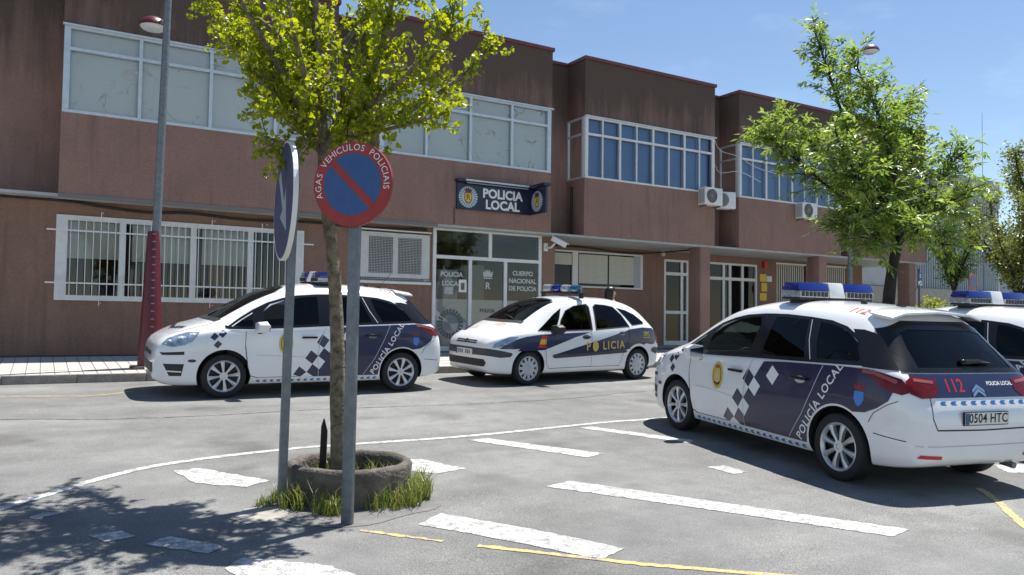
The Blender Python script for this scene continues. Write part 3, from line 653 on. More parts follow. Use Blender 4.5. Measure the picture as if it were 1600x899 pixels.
cable('cable', [(17.55, FY + 0.1, 6.15), (18.0, FY + 0.3, 5.95), (18.45, FY - 0.06, 5.98), (19.4, FY - 0.06, 5.75)], 0.009, M['white'], 'thin white cable hanging across the third bay window')
# roof aerials
for (x, y_, z0, z1, lb) in ((9.1, 18.0, 8.3, 11.5, 'thin aerial mast on the roof above the sign'), (28.6, 15.4, 0.4, 8.9, 'thin grey pole rising past the end of the building')):
    o = MB((x, y_, z0)).tube((x, y_, z0), (x, y_, z0 + (z1 - z0) * 0.5), 0.018, 0.013, 6).tube((x, y_, z0 + (z1 - z0) * 0.5), (x, y_, z1), 0.011, 0.006, 6).build('aerial', M['steel']); o.location = (x, y_, z0); tag(o, lb, 'aerial')

# ------------------------------------------------------------------ wall sign
SO = (9.75, FY, 4.4)
sg = empty('police_sign', SO); tag(sg, 'navy sign board with two crests and white lettering above the entrance', 'sign')
M['board'] = mat('navy_board', (0.010, 0.014, 0.045), 0.3, coat=0.3)
M['silver'] = mat('silver_print', (0.45, 0.50, 0.55), 0.4)
yb = FY - 0.06
MB(SO).box(8.68, 10.80, yb, FY - 0.002, 4.02, 4.68).build('board', M['board'], sg)
MB(SO).box(10.80, 10.86, FY - 0.80, FY - 0.002, 4.02, 4.68).build('side_board', M['board'], sg)
hd = MB(SO); hd.box(8.64, 10.80, yb - 0.12, FY - 0.002, 4.69, 4.76); hd.box(10.72, 10.92, FY - 0.86, FY - 0.002, 4.685, 4.765); hd.build('hood', M['board'], sg)
MB(SO).box(8.86, 10.70, yb - 0.135, yb - 0.12, 4.715, 4.755).build('hood_trim', M['alu'], sg)
MB(SO).tube((8.90, yb - 0.10, 4.675), (10.68, yb - 0.10, 4.675), 0.014, n=8).build('tube_lamp', M['grey_plastic'], sg)
def emblem(cx_, cz_, r, place, parent, off):
    """rayed star, yellow shield, crown; place(u,v,d) -> world point"""
    t = MB(off)
    for k in range(24):
        a0 = 2 * math.pi * k / 24 + 0.03; a1 = a0 + 2 * math.pi / 24 - 0.07
        t.add([place(cx_ + r * q * math.cos(a), cz_ + r * q * math.sin(a), 0.003) for a, q in ((a0, 0.5), (a0, 1.0), (a1, 1.0), (a1, 0.5))], [(0, 1, 2, 3)])
    t.add([place(cx_ + r * 0.62 * math.cos(2 * math.pi * k / 24), cz_ + r * 0.62 * math.sin(2 * math.pi * k / 24), 0.004) for k in range(24)], [tuple(range(24))])
    t.build('crest', M['silver'], parent, fix=False)
    s = [(-0.33, 0.36), (0.33, 0.36), (0.33, -0.22), (0.2, -0.42), (0, -0.5), (-0.2, -0.42), (-0.33, -0.22)]
    t = MB(off); t.add([place(cx_ + p[0] * r * 1.22, cz_ + p[1] * r * 1.2, 0.006) for p in s], [tuple(range(7))]); t.build('shield_border', M['board'], parent, fix=False)
    t = MB(off); t.add([place(cx_ + p[0] * r, cz_ + p[1] * r, 0.009) for p in s], [tuple(range(7))]); t.build('shield', M['yellow'], parent, fix=False)
    v, f = text2d('R', r * 0.75, 'CENTER', r * 0.02); t = MB(off); t.add([place(cx_ + p[0], cz_ - 0.03 * r + p[1], 0.012) for p in v], f); t.build('lettering', mat('brown_print', (0.28, 0.10, 0.02), 0.5), parent, fix=False)
    t = MB(off); t.add([place(p[0], p[1], 0.012) for p in crown2d(cx_, cz_ + r * 0.45, r * 0.62, r * 0.5)], [tuple(range(11))]); t.build('crown', mat('crown_print', (0.12, 0.03, 0.03), 0.5), parent, fix=False)
emblem(8.99, 4.33, 0.265, lambda u, v, d: (u, yb - d, v), sg, SO)
emblem(FY - 0.40, 4.34, 0.265, lambda u, v, d: (10.80 - d, u, v), sg, SO)
wall_text('POLICIA', 9.98, 4.46, 0.315, yb - 0.004, M['sign_white'], sg, fat=0.012, off=SO); wall_text('LOCAL', 9.98, 4.18, 0.315, yb - 0.004, M['sign_white'], sg, fat=0.012, off=SO)

# security camera on the pillar by the door
CO = (11.62, LY - 0.02, 3.28)
sc_ = empty('security_camera', CO); tag(sc_, 'white box security camera on bracket beside the entrance', 'security camera')
MB(CO).box(11.56, 11.68, LY - 0.05, LY, 3.16, 3.38).build('wall_plate', M['white'], sc_, bevel=0.008)
MB(CO).path([(11.62, LY - 0.05, 3.25), (11.68, LY - 0.2, 3.25), (11.74, LY - 0.3, 3.36)], [0.03, 0.028, 0.028]).build('bracket', M['white'], sc_, smooth=True)
h = MB().box(-0.20, 0.24, -0.07, 0.07, -0.06, 0.06).box(-0.22, 0.29, -0.085, 0.085, 0.062, 0.075).build('housing', M['white'], sc_, bevel=0.006)
h.location = (11.80 - CO[0], LY - 0.36 - CO[1], 3.40 - CO[2]); h.rotation_euler = (0, R(27), R(-28))
ln = MB().box(0.242, 0.25, -0.055, 0.055, -0.05, 0.05).build('lens', M['black'], h)

# air conditioners
def aircon(loc, rz, label, s=1.0):
    a = empty('air_conditioner', loc, rz); tag(a, label, 'air conditioner', 'air conditioners on the facade')
    MB().box(-0.36, 0.36, -0.30, 0.0, 0, 0.52).build('casing', M['white'], a, bevel=0.015)
    f = MB()
    for k in range(5): r0 = 0.04 + k * 0.04; f.lathe([(r0, -0.306), (r0 + 0.008, -0.312), (r0 + 0.016, -0.306)], 20, 'y', (-0.08, 0, 0.27))
    for k in range(8): t = math.pi * k / 8; f.tube((-0.08 - 0.21 * math.cos(t), -0.309, 0.27 - 0.21 * math.sin(t)), (-0.08 + 0.21 * math.cos(t), -0.309, 0.27 + 0.21 * math.sin(t)), 0.004, n=4)
    f.build('fan_guard', M['grey_plastic'], a)
    g = MB()
    for k in range(9): g.box(-0.366, -0.360, -0.27 + k * 0.028, -0.255 + k * 0.028, 0.05, 0.47)
    g.build('side_vent', M['grey_plastic'], a)
    MB().box(-0.30, -0.26, -0.28, 0.04, -0.05, 0.0).build('bracket', M['steel'], a); MB().box(0.26, 0.30, -0.28, 0.04, -0.05, 0.0).build('bracket', M['steel'], a)
    return a
aircon((17.13, FY, 4.80), 0, 'white air conditioner under the right end of second bay window')
aircon((18.05, FY + 0.33, 4.80), R(-20), 'white air conditioner tucked in the recess between two bays')
aircon((21.45, FY, 4.72), 0, 'white air conditioner alone below the third bay window')
# ------------------------------------------------------------------ cars
def car_paint(name, col, coat=1.0):
    m = mat(name, col, 0.30, 0.0, 0.5, coat, var=0.05, vscale=2.5)
    return m
M['car_white'] = car_paint('white_car_paint', (0.80, 0.81, 0.82))
M['car_navy'] = car_paint('navy_car_film', (0.014, 0.016, 0.062), 0.35)
M['car_glass'] = glass('car_glass', (0.36, 0.43, 0.43), 0.0, 0.02, 1.4)
M['car_privacy'] = glass('car_privacy_glass', (0.03, 0.035, 0.045), 0.0, 0.02, 1.36)
M['gloss_black'] = mat('gloss_black_trim', (0.008, 0.008, 0.010), 0.22, spec=0.3, coat=0.1)
M['trim_black'] = mat('black_plastic_trim', (0.020, 0.020, 0.022), 0.55)
M['trim_grey'] = mat('dark_grey_trim', (0.045, 0.047, 0.055), 0.5)
M['tyre'] = mat('tyre_rubber', (0.016, 0.016, 0.017), 0.75, var=0.3, vscale=20)
M['alloy'] = mat('alloy_rim', (0.62, 0.63, 0.64), 0.32, 0.55)
M['hubcap'] = mat('grey_hubcap', (0.50, 0.52, 0.54), 0.4, 0.35)
M['cabin'] = mat('cabin_fabric', (0.035, 0.035, 0.038), 0.9)
M['headlamp'] = mat('headlamp_lens', (0.35, 0.43, 0.50), 0.08, 0.25, coat=1.0, var=0.7, vscale=16, col2=(0.10, 0.14, 0.19))
M['taillamp'] = mat('red_lamp_lens', (0.17, 0.004, 0.006), 0.2, spec=0.3, coat=0.25, var=0.5, vscale=14)
M['tail_clear'] = mat('clear_lamp_lens', (0.30, 0.09, 0.09), 0.25, spec=0.3, coat=0.2)
M['blue_lens'] = mat('blue_beacon_lens', (0.004, 0.018, 0.22), 0.12, coat=1.0, var=0.35, vscale=18)
M['teal_lens'] = mat('teal_beacon_lens', (0.01, 0.09, 0.18), 0.12, coat=1.0)
M['clear_lens'] = mat('clear_beacon_lens', (0.42, 0.45, 0.48), 0.12, 0.2, coat=1.0, var=0.6, vscale=25)
M['chrome'] = mat('chrome', (0.6, 0.6, 0.62), 0.12, 1.0)
M['plate'] = mat('number_plate', (0.70, 0.70, 0.68), 0.4)
M['seam'] = mat('panel_gap', (0.022, 0.022, 0.025), 0.8)
M['seam_light'] = mat('pale_pinstripe', (0.50, 0.51, 0.55), 0.5)
M['chevron'] = mat('blue_chevron_print', (0.03, 0.16, 0.42), 0.4)
M['car_text'] = mat('white_car_lettering', (0.78, 0.79, 0.80), 0.4)
M['faded'] = mat('faded_primer', (0.45, 0.36, 0.27), 0.6)

def pchip(xs, ys):
    xs = np.array(xs, float); ys = np.array(ys, float)
    h = np.diff(xs); d = np.diff(ys) / h; m = np.zeros(len(xs))
    m[0] = d[0]; m[-1] = d[-1]
    for i in range(1, len(xs) - 1):
        if d[i - 1] * d[i] > 0:
            w1 = 2 * h[i] + h[i - 1]; w2 = h[i] + 2 * h[i - 1]; m[i] = (w1 + w2) / (w1 / d[i - 1] + w2 / d[i])
    def f(x):
        i = int(np.clip(np.searchsorted(xs, x) - 1, 0, len(h) - 1)); t = (x - xs[i]) / h[i]
        return (2 * t**3 - 3 * t**2 + 1) * ys[i] + (t**3 - 2 * t**2 + t) * h[i] * m[i] + (-2 * t**3 + 3 * t**2) * ys[i + 1] + (t**3 - t**2) * h[i] * m[i + 1]
    return f

def chaikin(p, it=2):
    for _ in range(it):
        q = [p[0]]
        for i in range(len(p) - 1):
            a, b = p[i], p[i + 1]
            if i > 0: q.append((a[0] * .75 + b[0] * .25, a[1] * .75 + b[1] * .25))
            if i < len(p) - 2: q.append((a[0] * .25 + b[0] * .75, a[1] * .25 + b[1] * .75))
        q.append(p[-1]); p = q
    return p

class Loft:
    """car body: rows of (x, bottom z, half width, shoulder z, shoulder half width, roof edge z, roof edge half width, centre top z)"""
    def __init__(s, rows):
        rows = sorted(rows); s.x = [r[0] for r in rows]; s.f = [pchip(s.x, [r[k] for r in rows]) for k in range(1, 8)]
    def section(s, x, inset=0.0, zmin=None):
        zb, w, zs, ws, ze, we, zt = [f(x) for f in s.f]
        mz = max(zb + 0.12, min(0.56, (zb + zs) * 0.52))
        if inset:
            w -= inset; ws -= inset; we -= inset; ze -= inset * 0.8; zt -= inset * 0.8; zb = zmin; mz = max(mz, zb + 0.1)
        h = zs - zb
        p = [(0, zb), (w * 0.5, zb), (w * 0.90, zb), (w * 0.955, zb + min(0.05, h * 0.15)), (w * 0.985, zb + min(0.16, h * 0.35)), (w, mz), (w * 0.996, mz + (zs - mz) * 0.5),
             (ws + (w - ws) * 0.45, zs - h * 0.06), (ws, zs)]
        for t in (0.33, 0.66): p.append((ws + (we - ws) * t + 0.012, zs + (ze - zs) * t))
        p += [(we, ze), (we * 0.86, ze + (zt - ze) * 0.55), (we * 0.5, ze + (zt - ze) * 0.92), (0, zt)]
        return chaikin(p, 2)
    def mesh(s, n=90, inset=0.0, zmin=None, x0=None, x1=None, mi=0):
        xa = s.x[0] if x0 is None else x0; xb = s.x[-1] if x1 is None else x1
        # denser stations towards the ends
        X = [xa + (xb - xa) * (0.5 - 0.5 * math.cos(math.pi * i / n)) * 0.55 + (xb - xa) * (i / n) * 0.45 for i in range(n + 1)]
        V = []; F = []
        for x in X:
            h = s.section(x, inset, zmin); full = [(y, z) for (y, z) in h] + [(-y, z) for (y, z) in h[-2:0:-1]]
            V.append([(x, y, z) for (y, z) in full])
        k = len(V[0]); mb = MB()
        for i in range(n):
            for j in range(k): F.append((i * k + j, i * k + (j + 1) % k, (i + 1) * k + (j + 1) % k, (i + 1) * k + j))
        F += [tuple(range(k)), tuple(range(n * k + k - 1, n * k - 1, -1))]
        mb.add([p for r_ in V for p in r_], F, mi)
        return mb

def boolean(mb_body, cutters, mats):
    """cuts the cutter shapes out of the body; every cutter brings its own material"""
    me = mb_body.mesh('body'); ob = link('body', me, mats)
    tmp = []
    for c in cutters:
        cm = c.mesh('cutter'); co = bpy.data.objects.new('cutter', cm); COL.objects.link(co)
        for m_ in mats: cm.materials.append(m_)
        md = ob.modifiers.new('cut', 'BOOLEAN'); md.operation = 'DIFFERENCE'; md.solver = 'EXACT'; md.object = co
        md.material_mode = 'INDEX'; tmp.append(co)
    bpy.context.view_layer.update()
    ev = ob.evaluated_get(bpy.context.evaluated_depsgraph_get()); new = bpy.data.meshes.new_from_object(ev)
    ob.modifiers.clear(); ob.data = new
    for co in tmp: d = co.data; bpy.data.objects.remove(co); bpy.data.meshes.remove(d)
    new.polygons.foreach_set('use_smooth', [True] * len(new.polygons)); new.set_sharp_from_angle(angle=R(32))
    return ob

class Skin:
    """lays flat shapes on a body surface"""
    def __init__(s, mb): 
        me = mb.mesh('skin'); bm = bmesh.new(); bm.from_mesh(me); s.t = BVHTree.FromBMesh(bm); bm.free(); bpy.data.meshes.remove(me)
    DIR = {'L': (lambda u, v: (u, 3, v), (0, -1, 0)), 'R': (lambda u, v: (u, -3, v), (0, 1, 0)), 'B': (lambda u, v: (-4, u, v), (1, 0, 0)), 'F': (lambda u, v: (4, u, v), (-1, 0, 0)), 'T': (lambda u, v: (u, v, 4), (0, 0, -1))}
    def pt(s, side, u, v, off):
        o, d = s.DIR[side]; h, n, i, q = s.t.ray_cast(Vector(o(u, v)), Vector(d))
        if h is None: return None
        if n.dot(Vector(d)) > 0: n = -n
        return h + n * off
    def lay(s, name, side, verts, faces, off, m, parent, cell=0.07, thick=0.0):
        bm = bmesh.new(); vs_ = [bm.verts.new((p[0], p[1], 0)) for p in verts]
        for f in faces:
            try: bm.faces.new([vs_[i] for i in f])
            except ValueError: pass
        bmesh.ops.triangulate(bm, faces=bm.faces)
        if cell:
            for ax in (0, 1):
                lo = min(p[ax] for p in verts); hi = max(p[ax] for p in verts); c = math.floor(lo / cell) * cell + cell
                while c < hi:
                    if c - lo > 1e-4 and hi - c > 1e-4:
                        co = [0, 0, 0]; co[ax] = c; no = [0, 0, 0]; no[ax] = 1
                        bmesh.ops.bisect_plane(bm, geom=bm.verts[:] + bm.edges[:] + bm.faces[:], plane_co=co, plane_no=no, dist=1e-5)
                    c += cell
        bad = []
        for v in bm.verts:
            q = s.pt(side, v.co.x, v.co.y, off)
            if q is None: bad.append(v)
            else: v.co = q
        if bad: bmesh.ops.delete(bm, geom=bad, context='VERTS')
        bmesh.ops.recalc_face_normals(bm, faces=bm.faces)
        d = Vector(s.DIR[side][1])
        if sum((f.normal.dot(d) * f.calc_area()) for f in bm.faces) > 0: bmesh.ops.reverse_faces(bm, faces=bm.faces)
        me = bpy.data.meshes.new(name); bm.to_mesh(me); bm.free()
        me.polygons.foreach_set('use_smooth', [True] * len(me.polygons)); me.update()
        return link(name, me, m, parent)
    def poly(s, name, side, pts, off, m, parent, cell=0.07):
        if side == 'R': pts = pts[::-1]
        return s.lay(name, side, pts, [tuple(range(len(pts)))], off, m, parent, cell)
    def line(s, name, side, pts, w, off, m, parent, cell=0.07):
        P_ = [Vector(p) for p in pts]; A = []; B = []
        for i, p in enumerate(P_):
            d = (P_[min(i + 1, len(P_) - 1)] - P_[max(i - 1, 0)]).normalized(); n = Vector((-d.y, d.x)); A.append(p + n * w / 2); B.append(p - n * w / 2)
        v = [tuple(p) for p in A + B]; k = len(A)
        return s.lay(name, side, v, [(i, i + 1, k + i + 1, k + i) for i in range(k - 1)], off, m, parent, cell)
    def text(s, body, side, u, v, size, ang, off, m, parent, fat=0.0, cell=0.08, align='CENTER', spacing=1.0):
        V, F = text2d(body, size, align, fat, spacing=spacing); c, q = math.cos(ang), math.sin(ang)
        sg_ = {'L': -1, 'R': 1, 'B': -1, 'F': 1}.get(side, 1)
        if side == 'T': pts = [(u - p[0], v - p[1]) for p in V]
        else: pts = [(u + sg_ * (p[0] * c - p[1] * q), v + p[0] * q + p[1] * c) for p in V]
        if 1 < len(body) <= 3:                                   # big separate figures: one object each
            grp = {}
            par = list(range(len(pts)))
            def fd_(i):
                while par[i] != i: par[i] = par[par[i]]; i = par[i]
                return i
            for f_ in F:
                for i in f_[1:]: par[fd_(i)] = fd_(f_[0])
            for f_ in F: grp.setdefault(fd_(f_[0]), []).append(f_)
            for fs_ in grp.values():
                ids = sorted(set(i for f_ in fs_ for i in f_)); mp = {i: k for k, i in enumerate(ids)}
                o = s.lay('lettering', side, [pts[i] for i in ids], [tuple(mp[i] for i in f_) for f_ in fs_], off, m, parent, cell)
            return o
        return s.lay('lettering', side, pts, F, off, m, parent, cell)
    def ellipse(s, name, side, u, v, a, b, off, m, parent, cell=0.07, n=28):
        return s.poly(name, side, [(u + a * math.cos(2 * math.pi * k / n), v + b * math.sin(2 * math.pi * k / n)) for k in range(n)], off, m, parent, cell)

def arc(cx_, cz_, r, a0, a1, n=12): return [(cx_ + r * math.cos(R(a0 + (a1 - a0) * i / n)), cz_ + r * math.sin(R(a0 + (a1 - a0) * i / n))) for i in range(n + 1)]

def wheel_meshes(kind, r, w=0.205):
    hw = w / 2; rr = r * 0.715
    t = MB(); t.lathe([(rr - 0.005, -hw * 0.80), (rr + 0.012, -hw * 0.98), (r - 0.045, -hw), (r - 0.012, -hw * 0.86), (r, -hw * 0.62), (r, hw * 0.62), (r - 0.012, hw * 0.86), (r - 0.045, hw), (rr + 0.012, hw * 0.98), (rr - 0.005, hw * 0.80)], 48, 'y', caps=False)
    tyre = t.mesh('tyre', True, 40); tyre.materials.append(M['tyre'])
    b = MB(); b.lathe([(rr * 0.98, -hw * 0.8), (rr * 0.98, hw * 0.2), (rr * 0.86, hw * 0.15), (0.02, hw * 0.1)], 32, 'y', caps=False); barrel = b.mesh('wheel', True, 40); barrel.materials.append(M['trim_black'])
    g = MB()
    g.lathe([(rr - 0.03, hw * 0.55), (rr - 0.022, hw * 0.80), (rr - 0.006, hw * 0.92), (rr + 0.004, hw * 0.86), (rr - 0.004, hw * 0.5)], 48, 'y', close=True)
    if kind == 'alloy':
        for k in range(8):
            a = 2 * math.pi * k / 8
            def q(rad, da, h): return (rad * math.cos(a + da), h, rad * math.sin(a + da))
            r0, r1, r2 = rr * 0.20, rr * 0.6, rr - 0.012
            pts = []
            for (rad, d, h) in ((r0, 0.40, hw * 0.80), (r1, 0.21, hw * 0.93), (r2, 0.215, hw * 0.88)): pts += [q(rad, -d * 0.58, h - 0.008), q(rad, 0.02, h), q(rad, d * 0.72, h - 0.008), q(rad, d * 0.72, h - 0.045), q(rad, -d * 0.58, h - 0.045)]
            F = [(i * 5 + j, i * 5 + (j + 1) % 5, (i + 1) * 5 + (j + 1) % 5, (i + 1) * 5 + j) for i in range(2) for j in range(5)]
            g.add(pts, F)
        g.lathe([(rr * 0.27, hw * 0.6), (rr * 0.25, hw * 0.80), (rr * 0.13, hw * 0.80), (rr * 0.12, hw * 0.72), (0.003, hw * 0.72)], 20, 'y')
    else:
        g.lathe([(rr * 0.62, hw * 0.80), (rr * 0.45, hw * 0.92), (rr * 0.22, hw * 0.94), (rr * 0.18, hw * 0.86), (0.003, hw * 0.88)], 32, 'y')
        n = 11
        for k in range(n):
            a = 2 * math.pi * k / n; d0 = 0.185; d1 = 0.155
            def q(rad, da, h): return (rad * math.cos(a + da), h, rad * math.sin(a + da))
            g.add([q(rr * 0.60, -d0, hw * 0.8), q(rr * 0.60, d0, hw * 0.8), q(rr * 0.97, d1, hw * 0.76), q(rr * 0.97, -d1, hw * 0.76), q(rr * 0.60, -d0, hw * 0.6), q(rr * 0.60, d0, hw * 0.6), q(rr * 0.97, d1, hw * 0.5), q(rr * 0.97, -d1, hw * 0.5)],
                  [(0, 1, 2, 3), (0, 4, 5, 1), (1, 5, 6, 2), (2, 6, 7, 3), (3, 7, 4, 0)])
    rim = g.mesh('rim', True, 35); rim.materials.append(M['alloy'] if kind == 'alloy' else M['hubcap'])
    return tyre, barrel, rim

def put_wheels(car, meshes, axf, axr, r, yt):
    tyre, barrel, rim = meshes
    for x, steer in ((axf, 1), (axr, 0)):
        for s in (1, -1):
            wo = bpy.data.objects.new('wheel', barrel); COL.objects.link(wo); wo.parent = car; wo.location = (x, s * yt, r); wo.rotation_euler = (0, random.uniform(0, 6), 0 if s > 0 else math.pi)
            inst('tyre', tyre, wo, (0, 0, 0)); inst('rim', rim, wo, (0, 0, 0))

def seat(car, x, y, back=0.62):
    sm = MB(); sm.box(x - 0.25, x + 0.27, y - 0.24, y + 0.24, 0.42, 0.62); so = sm.build('seat', M['cabin'], car, bevel=0.05)
    bk = MB(); bk.add([(x - 0.16, y - 0.24, 0.58), (x - 0.16, y + 0.24, 0.58), (x - 0.30, y + 0.24, 0.58), (x - 0.30, y - 0.24, 0.58), (x - 0.34, y - 0.21, 0.58 + back), (x - 0.34, y + 0.21, 0.58 + back), (x - 0.44, y + 0.20, 0.58 + back), (x - 0.44, y - 0.20, 0.58 + back)],
                      [(0, 1, 2, 3), (7, 6, 5, 4), (0, 4, 5, 1), (1, 5, 6, 2), (2, 6, 7, 3), (3, 7, 4, 0)]).build('backrest', M['cabin'], so, bevel=0.03)
    MB().box(x - 0.44, x - 0.35, y - 0.13, y + 0.13, 0.60 + back, 0.80 + back).build('headrest', M['cabin'], so, bevel=0.03)

def mirror(car, x, y, z, m, s):
    t = MB(); t.add([(x + 0.10, y, z - 0.075), (x + 0.10, y + s * 0.16, z - 0.06), (x + 0.07, y + s * 0.21, z - 0.02), (x + 0.07, y + s * 0.21, z + 0.05), (x + 0.09, y + s * 0.14, z + 0.085), (x + 0.10, y, z + 0.07),
                     (x - 0.04, y - 0.005 * s, z - 0.085), (x - 0.05, y + s * 0.18, z - 0.075), (x - 0.06, y + s * 0.235, z - 0.03), (x - 0.06, y + s * 0.235, z + 0.055), (x - 0.05, y + s * 0.15, z + 0.10), (x - 0.04, y - 0.005 * s, z + 0.085)],
                    [(0, 1, 2, 3, 4, 5), (11, 10, 9, 8, 7, 6)] + [(i, (i + 1) % 6, 6 + (i + 1) % 6, 6 + i) for i in range(6)])
    o = t.build('door_mirror', m, car, bevel=0.018)
    g = MB(); g.add([(x - 0.066, y + s * 0.02, z - 0.06), (x - 0.078, y + s * 0.21, z - 0.04), (x - 0.078, y + s * 0.21, z + 0.045), (x - 0.066, y + s * 0.02, z + 0.07)], [(0, 1, 2, 3)]); g.build('mirror_glass', M['chrome'], o, fix=False)
    MB().box(x - 0.02, x + 0.05, y - s * 0.10 if s > 0 else y, y if s > 0 else y + 0.10, z - 0.10, z - 0.03).build('mirror_foot', M['trim_black'], o, bevel=0.01)

# ---- tall five seat people carrier of the local police
A_F, A_R, WR = 1.364, -1.364, 0.318
C4 = Loft([
 (2.285, .40, .40, .58, .36, .63, .26, .65), (2.265, .30, .56, .66, .52, .715, .40, .735), (2.22, .235, .66, .73, .62, .785, .50, .805), (2.13, .20, .755, .79, .70, .855, .57, .88), (2.0, .185, .825, .85, .77, .92, .63, .95),
 (1.8, .18, .88, .915, .83, .995, .66, 1.03), (1.6, .18, .905, .955, .86, 1.05, .69, 1.085), (1.45, .18, .912, .975, .87, 1.085, .71, 1.14), (1.2, .18, .916, .99, .875, 1.20, .70, 1.30),
 (.9, .18, .918, 1.0, .88, 1.355, .67, 1.47), (.6, .18, .92, 1.01, .883, 1.475, .65, 1.59), (.3, .18, .92, 1.025, .885, 1.535, .64, 1.655), (0, .18, .92, 1.035, .886, 1.565, .635, 1.69), (-.4, .18, .92, 1.05, .886, 1.568, .63, 1.698),
 (-.8, .18, .918, 1.065, .883, 1.555, .625, 1.688), (-1.2, .185, .912, 1.08, .875, 1.53, .61, 1.662), (-1.4, .19, .905, 1.085, .868, 1.50, .60, 1.635), (-1.52, .195, .90, 1.09, .86, 1.465, .595, 1.60),
 (-1.62, .20, .892, 1.09, .85, 1.40, .605, 1.515), (-1.75, .21, .878, 1.085, .83, 1.285, .625, 1.375), (-1.88, .225, .855, 1.065, .80, 1.17, .645, 1.235), (-1.97, .24, .825, 1.03, .765, 1.085, .655, 1.13), (-2.04, .255, .795, .97, .735, 1.00, .65, 1.03), (-2.09, .27, .765, .88, .705, .905, .63, .925), (-2.13, .29, .72, .78, .665, .80, .595, .82), (-2.16, .33, .65, .70, .605, .72, .54, .735), (-2.175, .39, .55, .62, .51, .64, .45, .65)])
def mirror_y(pts): return [(p[0], -p[1]) for p in pts]

